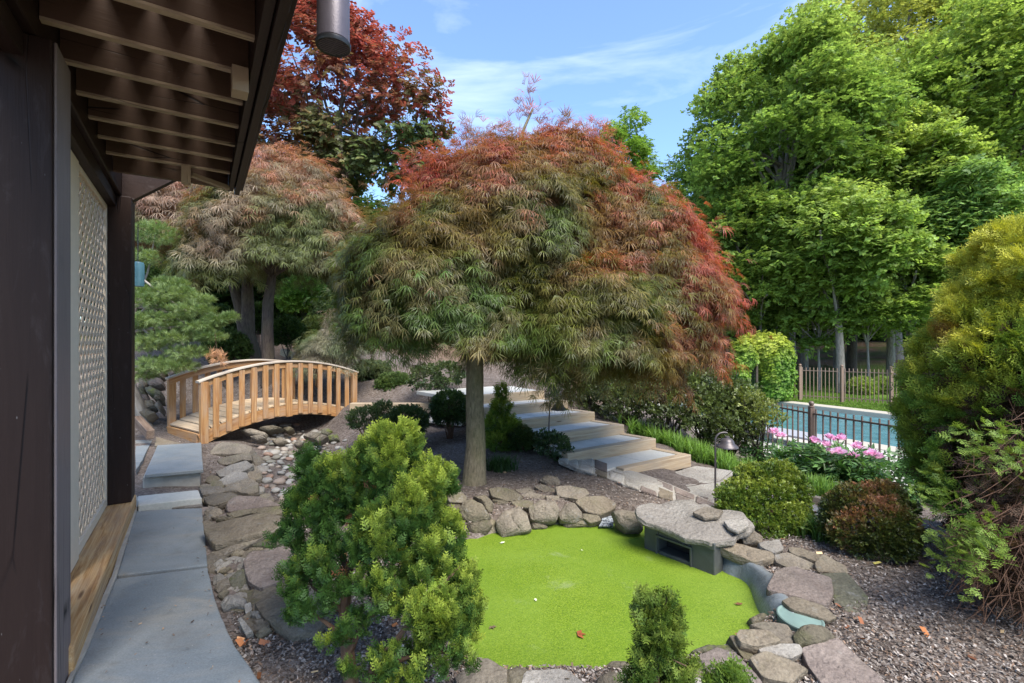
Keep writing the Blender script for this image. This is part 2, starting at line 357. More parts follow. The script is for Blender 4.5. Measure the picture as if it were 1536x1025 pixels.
# ================================================================ terrain
WZ = -0.10                                   # pond water level
PZ = -0.80                                   # pool deck level
CTRL = np.array([
 (-6,1,0),(-4.5,3,0),(-3,1.5,0),(-2,2.4,-.02),(-2.6,3.6,-.02),(-3.75,4.7,.0),(-3.85,5.7,.06),(-3.05,5.2,-.05),(-3.15,5.9,-.03),(-2.85,4.6,-.06),(-2.65,4.15,-.06),(-3.4,6.3,-.02),(-2.6,5.4,-.1),(-2.1,4.4,-.1),(-4.4,6.4,.08),(-5.2,6.8,.1),(-6.5,5.5,.1),
 (-1.2,1.7,-.04),(-.2,1.6,-.05),(.9,1.7,-.04),(2.2,1.8,-.02),(-.9,3,-.05),(-1.6,3.6,-.06),(2.1,3.1,.0),(3.2,2.4,0),(4.5,2.2,0),(3.1,3.5,-.02),(4.5,3.6,-.1),
 (-.4,4.92,.04),(-1,4.7,0),(.3,4.6,.04),(1.0,4.5,.0),(.8,5.3,.0),(1.5,5.2,-.06),(2.06,5.07,-.12),(2.95,4.5,-.12),(2.0,4.0,.0),(3.6,4.2,-.14),
 (-1.9,5.2,-.14),(-2.2,6.2,-.16),(-3.0,7.0,-.16),(-3.6,7.9,-.12),(-4.2,8.6,.05),(-1.4,6.4,.02),(-1.3,7.4,.1),(-.5,6.4,.06),(.3,6.4,.08),
 (2.6,6.3,-.2),(1.2,6.4,.0),(.6,6.8,.12),(1.9,7.0,.0),(.3,7.5,.35),(1.3,7.7,.2),(-.2,8.3,.5),(.7,8.6,.5),(-1.4,8.1,.2),(-1.4,8.55,.42),(-2.5,8.75,.4),(-2.2,9.6,.68),(-1,9.5,.66),(.2,9.6,.68),
 (-4.3,9.5,.75),(-5.2,8.6,.35),(-6,7.8,.25),(-6.5,9.5,.85),(-5,10.5,1.1),(-4,12,1.3),(-2.5,11,.95),(-7.5,8,.5),(-9,10,1.0),(-8,14,1.7),(-4,16,1.6),(0,14,.9),(-14,10,1.2),
 (2.6,8.6,.1),(2.8,7.6,-.2),(3.3,6.4,-.4),(3.6,8.6,-.35),(4.0,7.2,-.6),(4.2,6.2,-.45),(4.9,8,-.8),(4.75,9.3,-.8),(5.4,6.8,-.78),(5.9,5.4,-.7),(5,4.6,-.35),(4.0,5.2,-.3),
 (4,11,-.7),(3,13,-.3),(5.5,12,-.82),(6,10,-.82),(6.5,8,-.82),(7.5,6,-.82),(8,9.5,-.82),(7,13,-.82),(6,16,-.8),(7.5,19,-.8),(9,21,-.78),(10,14,-.82),(11,18,-.82),(13,15,-.82),(14,11,-.82),(12,7,-.82),
 (11.5,21,-.72),(14,19,-.68),(16,15,-.68),(10,25,-.6),(14,24,-.5),(18,20,-.5),(13,29,-.1),(18,28,.1),(16,33,.5),(25,25,.2),(22,36,.8),(6,26,-.3),(0,24,.8),(30,40,1.5),(10,40,.8),(-10,24,2),(-20,20,2.2),(-12,40,2.5),(0,60,2),(40,60,2),(60,20,1),(-50,30,3),
 (6,2,-.2),(9,1,-.6),(4,-2,0),(0,-3,0),(-8,-4,0),(14,2,-.8),(0,-40,0),(60,-30,0),(-60,-20,0)], float)
def ground(x, y):
    x = np.atleast_1d(np.asarray(x, float)); y = np.atleast_1d(np.asarray(y, float))
    out = np.empty(x.shape); X = x.ravel(); Y = y.ravel(); o = np.empty(X.shape)
    for a in range(0, len(X), 20000):
        d2 = (X[a:a + 20000, None] - CTRL[None, :, 0]) ** 2 + (Y[a:a + 20000, None] - CTRL[None, :, 1]) ** 2
        w_ = 1 / (d2 + .06) ** 2
        o[a:a + 20000] = (w_ * CTRL[None, :, 2]).sum(1) / w_.sum(1)
    return o.reshape(x.shape)
def gz(x, y): return float(ground(x, y)[0])
def inside(poly, X, Y):
    r = np.zeros(X.shape, bool); n = len(poly)
    for i in range(n):
        x1, y1 = poly[i][0], poly[i][1]; x2, y2 = poly[(i + 1) % n][0], poly[(i + 1) % n][1]
        c = ((y1 > Y) != (y2 > Y)); xi = (x2 - x1) * (Y - y1) / ((y2 - y1) if y2 != y1 else 1e-9) + x1
        r ^= c & (X < xi)
    return r
def edge_dist(poly, X, Y):
    d = np.full(X.shape, 1e9); n = len(poly)
    for i in range(n):
        ax, ay = poly[i][0], poly[i][1]; bx, by = poly[(i + 1) % n][0] - ax, poly[(i + 1) % n][1] - ay
        t = np.clip(((X - ax) * bx + (Y - ay) * by) / (bx * bx + by * by + 1e-12), 0, 1)
        d = np.minimum(d, np.hypot(X - ax - t * bx, Y - ay - t * by))
    return d
pond_px = [(672,838),(690,815),(745,800),(800,788),(870,778),(935,778),(985,800),(1025,812),(1075,840),(1120,870),(1148,900),(1150,930),(1130,948),(1085,975),(1045,990),(985,1004),(905,1010),(830,1008),(755,1008),(700,985),(655,940),(645,890)]
POND = [tuple(on(px, py, WZ)) for px, py in pond_px]
# pool: four corners (bird's eye)
pu = Vector((.475, -.88, 0)).normalized(); pv = Vector((pu.y, -pu.x, 0)) * -1
PA = on(1108, 597, PZ + .02)                  # far left corner of the water
POOL = [PA - pu * .4, PA + pu * 11.5, PA + pu * 11.5 - pv * 5.2, PA - pu * .4 - pv * 5.2]
def axis(lo, hi, step, far):
    a = list(np.arange(lo, hi + 1e-6, step)); s = step
    while a[-1] < far: s *= 1.35; a.append(a[-1] + s)
    s = step
    while a[0] > -far: s *= 1.35; a.insert(0, a[0] - s)
    return np.array(a)
gx = axis(-7, 7, .07, 900); gy = axis(-.5, 12, .07, 900)
GX, GY = np.meshgrid(gx, gy)
GZ = ground(GX, GY)
near = (np.abs(GX) < 9) & (GY < 13) & (GY > -2)
nv = np.array([noise.fractal((x * 3.1, y * 3.1, 0), 1, 2, 4) if k else 0 for x, y, k in zip(GX.ravel(), GY.ravel(), near.ravel())]).reshape(GX.shape)
GZ = GZ + .014 * nv
ed = edge_dist(POND, GX, GY); inn = inside(POND, GX, GY)
GZ = np.where(inn, np.minimum(GZ, WZ - .10 - np.minimum(ed, .5) * .8), np.where(ed < .12, np.minimum(GZ, WZ + .03), GZ))
POOLP = [(p.x, p.y) for p in POOL]; pin = inside(POOLP, GX, GY); GZ = np.where(pin, PZ - 1.6, GZ)
pd = edge_dist(POOLP, GX, GY); GZ = np.where((~pin) & (pd < 1.0), PZ - .12, GZ)
lawn = np.clip(((GX - 5.2) + (GY - 9) * .15) / .6, 0, 1) * np.clip((GY - 5) / 1.5, 0, 1)
lawn = np.where(GX > 0, lawn, 0); litter = np.clip((GY - 24.5 - (GX - 14) * .1) / 1.5, 0, 1); litter = np.maximum(litter, np.where(GX < 3, np.clip((GY - 12) / 4, 0, 1), 0))
nx, ny = len(gx), len(gy)
ii = np.arange(nx * ny).reshape(ny, nx)
Q = np.stack([ii[:-1, :-1], ii[:-1, 1:], ii[1:, 1:], ii[1:, :-1]], -1).reshape(-1, 4)
me = np_mesh('ground', np.stack([GX, GY, GZ], -1).reshape(-1, 3), Q, col=np.stack([lawn, litter, np.zeros_like(lawn)], -1).reshape(-1, 3))
m = NT('bark mulch and lawn soil'); tcn = m.n('ShaderNodeTexCoord').outputs['Object']
v1 = m.vor(tcn, 42, 'F1', 'Color'); v2 = m.vor(m.scale(tcn, (1, 2.3, 1)), 75, 'F1', 'Color'); nb = m.noise(tcn, 1.6, 5, .6)
sep = m.n('ShaderNodeSeparateColor'); m.l(v1, sep.inputs[0]); sep2 = m.n('ShaderNodeSeparateColor'); m.l(v2, sep2.inputs[0])
mul = m.ramp(sep.outputs[0], [(0, (.10, .074, .06)), (.35, (.18, .142, .116)), (.65, (.25, .205, .172)), (.9, (.32, .272, .235)), (1, (.38, .34, .30))])
mul = m.mix(.5, mul, m.ramp(sep2.outputs[1], [(0, (.07, .052, .043)), (.5, (.19, .146, .12)), (1, (.33, .275, .24))]))
mul = m.mix(1.0, mul, m.ramp(nb, [(.3, .58), (.7, .88)]), 'MULTIPLY')
gn = m.noise(tcn, .5, 4, .6); gf = m.noise(tcn, 30, 4, .7)
grs = m.mix(gn, (.085, .155, .022), (.15, .22, .04)); grs = m.mix(.5, grs, m.ramp(gf, [(.3, .6), (.7, 1.3)]), 'MULTIPLY')
lit = m.mix(m.noise(tcn, 3, 6, .7), (.12, .075, .046), (.26, .165, .105)); lit = m.mix(m.ramp(m.noise(tcn, .35, 4, .6), [(.48, 0.0), (.6, .7)]), lit, (.08, .12, .025))
sepa = m.n('ShaderNodeSeparateColor'); m.l(m.attr('col'), sepa.inputs[0])
colr = m.mix(sepa.outputs[0], mul, grs); colr = m.mix(sepa.outputs[1], colr, lit)
h = m.math('ADD', sep.outputs[2], m.math('MULTIPLY', sep2.outputs[0], .6))
me.materials.append(m.done(m.bsdf(colr, .95, m.bump(h, .8, .02), .15)))
tag(link('ground', me), 'dark bark mulch garden ground with lawn beyond the pool', kind='structure')

# ================================================================ pond with duckweed
def fill_poly(poly, z, step=.05):
    b = MB(); b.F = [tuple(range(len(poly)))]; b.V = [Vector((p[0], p[1], z)) for p in poly]; b.G = b.V[:]; b.n = len(poly); return b
cx_ = sum(p[0] for p in POND) / len(POND); cy_ = sum(p[1] for p in POND) / len(POND)
big = [(cx_ + (p[0] - cx_) * 1.10, cy_ + (p[1] - cy_) * 1.10) for p in POND]
if sum(big[i][0] * big[(i + 1) % len(big)][1] - big[(i + 1) % len(big)][0] * big[i][1] for i in range(len(big))) < 0: big = big[::-1]
m = NT('duckweed'); tcn = m.n('ShaderNodeTexCoord').outputs['Object']
vc = m.vor(tcn, 190, 'F1', 'Color'); sp_ = m.n('ShaderNodeSeparateColor'); m.l(vc, sp_.inputs[0])
c = m.ramp(sp_.outputs[0], [(0, (.070, .122, .005)), (.4, (.112, .178, .008)), (.8, (.155, .225, .012)), (1, (.21, .27, .032))])
c = m.mix(m.math('MULTIPLY', m.ramp(m.noise(tcn, 1.3, 5, .65), [(.42, 0.0), (.62, 1.0)]), .4), c, (.20, .285, .04))
c = m.mix(m.ramp(m.vor(tcn, 26), [(.07, .9), (.10, 0.0)]), c, (.03, .045, .01))
gap = m.noise(tcn, 60, 4, .7); c = m.mix(m.math('MULTIPLY', m.ramp(gap, [(.60, 0.0), (.66, 1.0)]), .75), c, (.05, .085, .012))
c = m.mix(m.ramp(m.noise(tcn, .9, 3, .5), [(.35, .45), (.65, 0.0)]), c, (.09, .165, .006))
pale = m.noise(tcn, 3.2, 6, .75, .5); c = m.mix(m.math('MULTIPLY', m.ramp(pale, [(.60, 0.0), (.70, 1.0)]), .35), c, (.26, .29, .16))
hh = m.math('ADD', m.vor(tcn, 190), m.math('MULTIPLY', gap, .5))
o = fill_poly(big, WZ).build('pond_water', m.done(m.bsdf(c, .6, m.bump(hh, .28, .004), .35)))
tag(o, 'garden pond completely covered in bright green duckweed', kind='structure')
# floating leaves
LEAFT = [(0, 0, 0), (.35, .28, .03), (1, 0, -.02), (.35, -.28, .05)]
for k, (px, py, s, c, lab) in enumerate([(866, 952, .05, (.25, .07, .03), 'reddish fallen leaf floating in the front of the green pond'), (1110, 908, .035, (.16, .08, .04), 'brown fallen leaf floating near the right rim of the green pond'), (805, 900, .02, (.62, .62, .45), 'tiny pale petal floating mid pond'), (738, 940, .03, (.14, .10, .06), 'brown leaf at the left edge of the green pond by the cypress'), (872, 826, .014, (.7, .72, .5), 'tiny pale petal floating at the back of the pond'), (755, 815, .03, (.75, .75, .6), 'white petal floating beside the wedge shaped boulder')]):
    p = on(px, py, WZ + .006); V = []; Qd = []
    for j in range(3):
        a = k * 1.7 + (j - 1) * .9
        for (x, y, z) in LEAFT: V.append((s * (x * math.cos(a) - y * math.sin(a)), s * (x * math.sin(a) + y * math.cos(a)), s * z * 1.5 + .003))
        Qd.append([4 * j, 4 * j + 1, 4 * j + 2, 4 * j + 3])
    mm = np_mesh('fallen_leaf', V, Qd, col=np.tile(c, (len(V), 1)))
    lf = link('fallen_leaf', mm, None, M['chip']); lf.location = p; tag(lf, lab, 'leaf')

# ================================================================ swimming pool
m = NT('pool water'); tcn = m.n('ShaderNodeTexCoord').outputs['Object']
wv = m.noise(m.scale(tcn, (1.0, 1.0, 1)), 3.2, 5, .6, .8)
o = MB(); o.V = [Vector((p.x, p.y, PZ - .09)) for p in POOL]; o.F = [(0, 1, 2, 3)]; o.G = o.V[:]; o.n = 4
if (o.V[1] - o.V[0]).cross(o.V[2] - o.V[0]).z < 0: o.F = [(3, 2, 1, 0)]
cw = m.mix(m.ramp(wv, [(.35, 0.0), (.65, 1.0)]), (.05, .145, .17), (.10, .255, .28))
o = o.build('pool_water', m.done(m.bsdf(cw, .12, m.bump(wv, .5, .05), .5))); tag(o, 'rippled blue swimming pool water behind the bronze fence', kind='structure')
n_ = pv.normalized(); b = MB()
def strip(a, c, w, side, z0, z1): 
    d = (c - a).normalized(); L = (c - a).length; ctr = (a + c) / 2 + side * (w / 2)
    b.box((ctr.x, ctr.y, (z0 + z1) / 2), (d, side, (0, 0, 1)), (L / 2, w / 2, (z1 - z0) / 2))
strip(POOL[0] - pu * .55, POOL[1], .55, n_, PZ - .25, PZ + .06)
strip(POOL[3] - pu * .55, POOL[2], .55, -n_, PZ - .25, PZ + .055)
strip(POOL[3], POOL[0], .55, -pu, PZ - .25, PZ + .052)
tag(b.build('pool_coping', M['coping'], bevel=.02), 'cream stone coping around the blue swimming pool', kind='structure')
b = MB(); a1 = POOL[3] - n_ * .55 - pu * 3; a2 = POOL[2] - n_ * .55
strip(a1, a2, 2.6, -n_, PZ - .3, PZ + .03)
b1 = POOL[0] - pu * .55 + n_ * .55
strip(POOL[3] - pu * .55 - n_ * .5, b1, 2.2, -pu, PZ - .3, PZ + .026)
tag(b.build('pool_deck', M['deckc']), 'pale concrete deck between the pool and the bronze fence', kind='structure')
g = at(1172, 668, 9.6); 
b = MB(); b.box((6.05, 10.9, PZ + .26), (pu, -n_, (0, 0, 1)), (1.15, .33, .025)); b.box((6.05 - pu.x * .6, 10.9 - pu.y * .6, PZ + .14), (pu, -n_, (0, 0, 1)), (.35, .22, .11))
tag(b.build('diving_board', M['greydeck'], bevel=.01), 'grey low diving board platform behind the bronze fence', 'diving board')
# handrail at far corner
b = MB(); q = on(1127, 596, PZ + .05); b.tube([q + Vector((0, 0, 0)), q + Vector((-.02, 0, .45)), q + Vector((-.12, 0, .68)), q + Vector((-.3, -.1, .72)), q + Vector((-.5, -.2, .5))], .024, 8)
tag(b.build('pool_handrail', M['chrome'], smooth=True), 'pale curved handrail at the far left corner of the pool', 'handrail')
# ================================================================ house corner
HV = Vector((-.546, .838, 0)).normalized(); HN = Vector((HV.y, -HV.x, 0)); UP = Vector((0, 0, 1))
HP = Vector((-2.08, 2.36, 0))
def H(s, t, z): return HP + HV * s + HN * t + UP * z
def hbox(b, s0, s1, t0, t1, z0, z1):
    return b.box(H((s0 + s1) / 2, (t0 + t1) / 2, (z0 + z1) / 2), (HV, HN, UP), (abs(s1 - s0) / 2, abs(t1 - t0) / 2, abs(z1 - z0) / 2))
house = thing('porch', H(0, 0, 0), 'dark brown timber porch corner with white lattice, posts and open rafters', 'porch')
hbox(MB(), -.44, -.215, -.36, -.05, -.02, 2.737).build('post', M['brown'], house, .008)
o = hbox(MB(), -.425, -.17, -.0495, -.038, -.02, 2.735).build('post_trim', M['trimg'], house, .005)
hbox(MB(), 2.10, 2.35, -.252, -.03, .127, 2.737).build('post', M['brown'], house, .008)
hbox(MB(), -4.5, 3.05, -.27, -.10, 2.74, 3.06).build('beam', M['brown'], house, .008)
hbox(MB(), -4.5, 3.05, -.262, -.135, 2.64, 2.738).build('beam_plate', M['brown'], house, .006)
lat = MB()
s0, s1, z0, z1 = .90, 2.06, .20, 2.60
for sg, tt in ((1, -.207), (-1, -.2125)):
    k = -40
    while k < 60:
        c_ = k * .128; k += 1      # line  z - z0 = sg*(s - c)
        pts = []
        a0, a1 = s0, s1
        if sg > 0: lo_, hi_ = c_ + 0, c_ + (z1 - z0)
        else: lo_, hi_ = c_ - (z1 - z0), c_
        a0, a1 = max(s0, lo_), min(s1, hi_)
        if a1 - a0 < .03: continue
        f = (lambda s: z0 + (s - c_)) if sg > 0 else (lambda s: z0 + (c_ - s))
        lat.bar(H(a0, tt, f(a0)), H(a1, tt, f(a1)),   .005, .036, up=HN.cross((H(a1, tt, f(a1)) - H(a0, tt, f(a0))).normalized()))
lp = lat.build('lattice_panel', M['lattice'], house)
fr = MB()
hbox(fr, .50, .92, -.235, -.182, .127, 2.638); hbox(fr, 2.06, 2.097, -.235, -.19, .13, 2.64); hbox(fr, -.10, 2.06, -.235, -.19, .13, .20); hbox(fr, -.10, 2.06, -.235, -.19, 2.60, 2.64)
o = fr.build('lattice_frame', M['white'], lp, .004)
hbox(MB(), -.3, 2.3, -.62, -.56, -.05, 2.75).build('lattice_shade_board', M['brown'], house)  # dark board added to stand for the shade behind the lattice
hbox(MB(), -.215, 2.36, -.242, -.02, -.03, .125).build('sill_timber', M['sill'], house, .012)
for s in (-2.45, -2.1, -1.75, -1.4, -1.06, -.72, -.38, -.035, .315, .65, .97, 1.29):
    r = hbox(MB(), s - .019, s + .019, -.097, .66, 2.842, 3.045).build('rafter', M['rafterw'], house, .002)
    hbox(MB(), s - .0185, s + .0185, -.097, .658, 2.828, 2.841).build('rafter_edge', M['tan'], r)
hbox(MB(), 1.60, 1.64, -.097, .66, 2.80, 3.045).build('rafter', M['rafterw'], house, .002)
b = MB(); hbox(b, -4.5, 1.66, .662, .70, 2.79, 3.06); hbox(b, -4.5, 1.665, .706, .744, 2.765, 3.07); hbox(b, -4.5, 1.67, .75, .772, 2.81, 3.09)
b.build('fascia', M['fascia'], house, .003)
for t0_, t1_ in ((-.42, -.15), (-.149, .09), (.106, .27), (.286, .44), (.456, .73)):
    hbox(MB(), -4.5, 1.66, t0_, t1_, 3.047, 3.075).build('roof_board', M['rafterw'], house)
hbox(MB(), 1.25, 1.335, .34, .40, 2.70, 2.826).build('hanger_block', M['tan'], house, .003)
hbox(MB(), -.47, -.37, .585, .655, 2.705, 2.825).build('hanger_block', M['tan'], house, .003)
MB().bar(H(1.55, .66, 2.785), H(1.42, .40, 2.81), .045, .03).build('nailer_strip', M['tan'], house)
b = MB(); P = [H(2.13, -.098, 2.66), H(2.13, -.098, 3.0), H(2.13, .36, 3.08), H(2.13, .36, 3.02)]; V = P + [p + HV * .09 for p in P]
b.add(V, [(0, 1, 2, 3), (7, 6, 5, 4), (0, 4, 5, 1), (1, 5, 6, 2), (2, 6, 7, 3), (3, 7, 4, 0)]); b.build('corner_brace', M['brown'], house)
# house wall to the left of and behind the camera carries the porch roof
# floodlight under the eave
fl = at(500, 30, 1.62); z0, z1 = 2.492, 2.70
fl_t = thing('floodlight', (fl.x, fl.y, z0), 'grey cylindrical floodlight with a slatted round end hanging under the eave', 'floodlight')
MB().lathe([(.050, .018), (.0525, .02), (.0525, .21), (.046, .225), (.02, .23)], (fl.x, fl.y, z0), 32).build('body', M['lampgrey'], fl_t, smooth=True)
MB().lathe([(.045, .004), (.055, .0), (.057, .006), (.057, .013), (.053, .0175), (.047, .0175), (.047, .006)], (fl.x, fl.y, z0), 32).build('rim', M['black'], fl_t, smooth=True)
gr = MB()
for k in range(-4, 5):
    x = k * .0105; hw = math.sqrt(max(.0468 ** 2 - x * x, 1e-6)); d = Vector((.8, .6, 0)); e = Vector((.6, -.8, 0)); c = Vector((fl.x, fl.y, z0 + .006)) + e * x
    gr.bar(c - d * hw, c + d * hw, .004, .008)
gr.bar(Vector((fl.x, fl.y, z0 + .0045)) - Vector((.6, -.8, 0)) * .046, Vector((fl.x, fl.y, z0 + .0045)) + Vector((.6, -.8, 0)) * .046, .003, .004)
gr.build('grille', M['lampgrey'], fl_t)
MB().lathe([(.0465, .012), (.0465, .0125)], (fl.x, fl.y, z0), 24).build('lens', M['black'], fl_t)
b = MB(); b.tube([Vector((fl.x, fl.y, z0 + .228)), Vector((fl.x - .01, fl.y, z0 + .31))], .012, 8); b.build('mount_stem', M['lampgrey'], fl_t, smooth=True)
# teal lantern hanging from the beam
tl = at(207, 412, 4.72); t_ = thing('hanging_lantern', tl, 'teal glazed lantern hanging from the beam behind the far porch post', 'lantern')
MB().lathe([(.03, -.12), (.05, -.115), (.054, .0), (.052, .1), (.045, .118), (.02, .125)], tl, 20).build('body', M['teal'], t_, smooth=True)
MB().tube([tl + UP * .12, Vector((tl.x, tl.y, 2.65))], .004, 6).build('cord', M['black'], t_)

# ================================================================ bluestone path
def slab(name, label, px, z, h, mat, bevel=.008, cat='paving slab', jit=.004, group=None, n=5):
    P = [on(x, y, z) for x, y in px]; Q_ = []
    for i, p in enumerate(P):
        q = P[(i + 1) % len(P)]
        for k in range(n):
            t = k / n; v = p.lerp(q, t)
            Q_.append(v + (Vector((random.uniform(-jit, jit), random.uniform(-jit, jit), 0)) if k else Vector((0, 0, 0))))
    c = sum(P, Vector()) / len(P)
    o = MB().prism(Q_, h).build(name, mat, None, bevel, loc=c)
    return tag(o, label, cat, group)
slab('bluestone_slab', 'largest bluestone slab nearest the camera with a curved right edge', [(174, 868), (312, 851), (318, 880), (332, 925), (352, 968), (392, 1025), (440, 1100), (60, 1100), (108, 1025), (133, 968)], .0, .06, M['bluestone'])
slab('bluestone_slab', 'middle rectangular bluestone slab of the side path beside the sill timber', [(205, 766), (303, 762), (311, 847), (175, 863)], .0, .06, M['bluestone'])
slab('step_stone', 'narrow pale wedge shaped step stone below the raised bluestone step', [(207, 744), (297, 735), (303, 747), (207, 758)], .055, .09, M['tread'], cat='step stone')
slab('stone_strip', 'narrow grey stone strip at the end of the middle bluestone slab', [(206, 760), (303, 749), (304, 759), (205, 764)], .0, .05, M['stone_light'], cat='step stone')
slab('raised_step', 'raised bluestone step at the foot of the wooden bridge', [(217, 712), (305, 704), (302, 664), (236, 668)], .145, .04, M['bluestone'], cat='step stone')
slab('step_block', 'rough mossy concrete block under the raised bluestone step', [(214, 716), (300, 709), (300, 672), (236, 674)], .102, .16, M['concrete'], .012, cat='step block', jit=.01)
slab('bluestone_slab', 'small bluestone slab between the far porch post and the raised step', [(203, 655), (232, 653), (214, 690), (204, 705)], .10, .06, M['bluestone'])
slab('bridge_threshold', 'tan stone plank under the near end of the wooden bridge', [(234, 655), (280, 667), (278, 672), (232, 668)], .13, .07, M['stone_tan'], cat='threshold')
slab('path_curb', 'thin pale concrete curb between the sill timber and the path', [(205, 742), (209, 750), (205, 766), (174, 866), (133, 968), (100, 1040), (92, 1040), (127, 962), (168, 862), (197, 765)], .012, .05, M['concrete'], .004, cat='curb', n=3)
b = MB(); p = at(206, 630, 6.9); q = at(226, 652, 6.4); b.bar(p, q, .09, .12)
tag(b.build('landscape_timber', M['oldtimber'], bevel=.01), 'short dark landscape timber left of the bridge end', 'timber')

# ================================================================ wooden bridge
BA = Vector((-4.36, 6.70, 0)); BD = Vector((.58, .81, 0)).normalized(); BN = Vector((-BD.y, BD.x, 0)); BL = 2.56; BW = 1.08
def arch(u, a, h): return a + h * (1 - (2 * u - 1) ** 2)
def sweep(b, f, n, wside, w, h, u0=0.0, u1=1.0):
    V = []; G = []; off = random.uniform(0, 40)
    for i in range(n + 1):
        u = u0 + (u1 - u0) * i / n; p = f(u); t = (f(min(1, u + .01)) - f(max(0, u - .01))).normalized(); up = wside.cross(t); up = up if up.z > 0 else -up
        for a, c in ((-1, -1), (1, -1), (1, 1), (-1, 1)):
            V.append(p + wside * (a * w / 2) + up * (c * h / 2)); G.append((u * BL + off, a * w / 2, c * h / 2))
    F = [(i * 4 + k, i * 4 + (k + 1) % 4, (i + 1) * 4 + (k + 1) % 4, (i + 1) * 4 + k) for i in range(n) for k in range(4)] + [(0, 1, 2, 3), tuple(n * 4 + k for k in (3, 2, 1, 0))]
    return b.add(V, F, G)
br = thing('bridge', BA + BD * BL / 2 + BN * BW / 2, 'small arched wooden footbridge with slatted sides over the dry creek', 'bridge')
zd = lambda u: arch(u, .225, .27)
for side, off in ((0, 0.0), (1, BW)):
    st = MB(); sweep(st, lambda u: BA + BD * (u * BL) + BN * off + UP * (zd(u) - .105), 24, BN, .04, .165); st.build('stringer', M['bridge'], br, .003)
    hr = MB(); sweep(hr, lambda u: BA + BD * (u * BL) + BN * (off + (-.002 if side == 0 else .002)) + UP * (arch(u, .885, .235)), 24, BN, .035, .09); hr.build('rail', M['bridge'], br, .003)
    cp = MB(); sweep(cp, lambda u: BA + BD * (-.03 + u * (BL + .06)) + BN * off + UP * (arch(u, .935, .245)), 24, BN, .115, .026); cp.build('cap_rail', M['caprail'], br, .004)
    sgn = -1 if side == 0 else 1
    for u in (0.017, .5, .983):
        c = BA + BD * (u * BL) + BN * (off + sgn * .022)
        zb, zt = zd(u) - .20, arch(u, .885, .235) + .035
        MB().box((c.x, c.y, (zb + zt) / 2), (BD, BN, UP), (.05, .035, (zt - zb) / 2)).build('post', M['bridge'], br, .004)
    for a in (0.0, .5):
        for k in range(1, 7):
            u = a + (k / 7) * .483 + .008
            c = BA + BD * (u * BL) + BN * (off + sgn * .034)
            zb, zt = zd(u) - .165 + random.uniform(-.006, .006), arch(u, .885, .235) + .033
            MB().box((c.x, c.y, (zb + zt) / 2), (BD, BN, UP), (.039, .0125, (zt - zb) / 2)).build('baluster', M['bridge'], br, .003)
dk = MB(); NP = 19
for k in range(NP):
    u = (k + .5) / NP; p = BA + BD * (u * BL) + BN * (BW / 2) + UP * (zd(u) + .0); t = (BD * BL + UP * (zd(min(1, u + .01)) - zd(max(0, u - .01))) / .02).normalized()
    dk.box(p, (t, BN, BN.cross(t) * -1), (BL / NP / 2 - .004, BW / 2 + .015, .014))
dk.build('deck', M['deck'], br, .003)
p = BA - BD * .012 + BN * BW / 2 + UP * .145; MB().box(p, (BD, BN, UP), (.018, BW / 2 - .03, .065)).build('end_board', M['bridge'], br, .003); p = BA + BD * (BL + .012) + BN * BW / 2 + UP * .145; MB().box(p, (BD, BN, UP), (.018, BW / 2 - .03, .065)).build('end_board', M['bridge'], br, .003)

# ================================================================ garden steps
RY = [6.24, 6.66, 7.06, 7.47, 7.89, 8.25]; RX = [2.33, 2.0, 1.65, 1.29, .925, .56]; SZ = [.03, .155, .28, .405, .53, .655]
SE = Vector((.83, .555, 0)).normalized(); SR = Vector((-SE.y, SE.x, 0)); WID = [1.25, 1.6, 1.62, 1.6, 1.6, 1.7]
steps = thing('garden_steps', (RX[2] - .6, RY[2] - .4, 0), 'flight of pale flagstone steps with weathered timber risers behind the maple', 'steps')
for k in range(6):
    r = Vector((RX[k], RY[k], 0)); l = r - SE * WID[k]
    b = MB(); c = (r + l) / 2 + SR * .06 + UP * (SZ[k] - .08); b.box(c, (SE, SR, UP), (WID[k] / 2, .06, .08)); b.build('riser_timber', M['timber'], steps, .008)
    if k < 5:
        nr = Vector((RX[k + 1], RY[k + 1], 0)); nl = nr - SE * WID[k + 1]
        a0 = r + SR * .124 - SE * .125; a1 = l + SR * .124; a2 = nl - SR * .004 ; a3 = nr - SR * .004 - SE * .02
        if k == 0: a1 = l + SR * .124 - SE * .15
        md = .5 + random.uniform(-.12, .12); z = SZ[k] - .012
        m0 = a0.lerp(a1, md); m1 = a3.lerp(a2, md); g_ = SE * .004
        for A_, B_, C_, D_ in ((a0, m0 + g_, m1 + g_, a3), (m0 - g_, a1, a2, m1 - g_)):
            MB().prism([Vector((q.x, q.y, z)) for q in (A_, B_, C_, D_)], .05).build('tread', M['tread'], steps, .004)
        b = MB(); s0_ = r + SR * .122 - SE * .06; s1_ = nr - SR * .004 - SE * .06 + SE * .0; b.bar(Vector((s0_.x, s0_.y, SZ[k] - .071)), Vector((s1_.x, s1_.y, SZ[k] - .071)), .11, .14); b.build('side_timber', M['timber'], steps, .006)
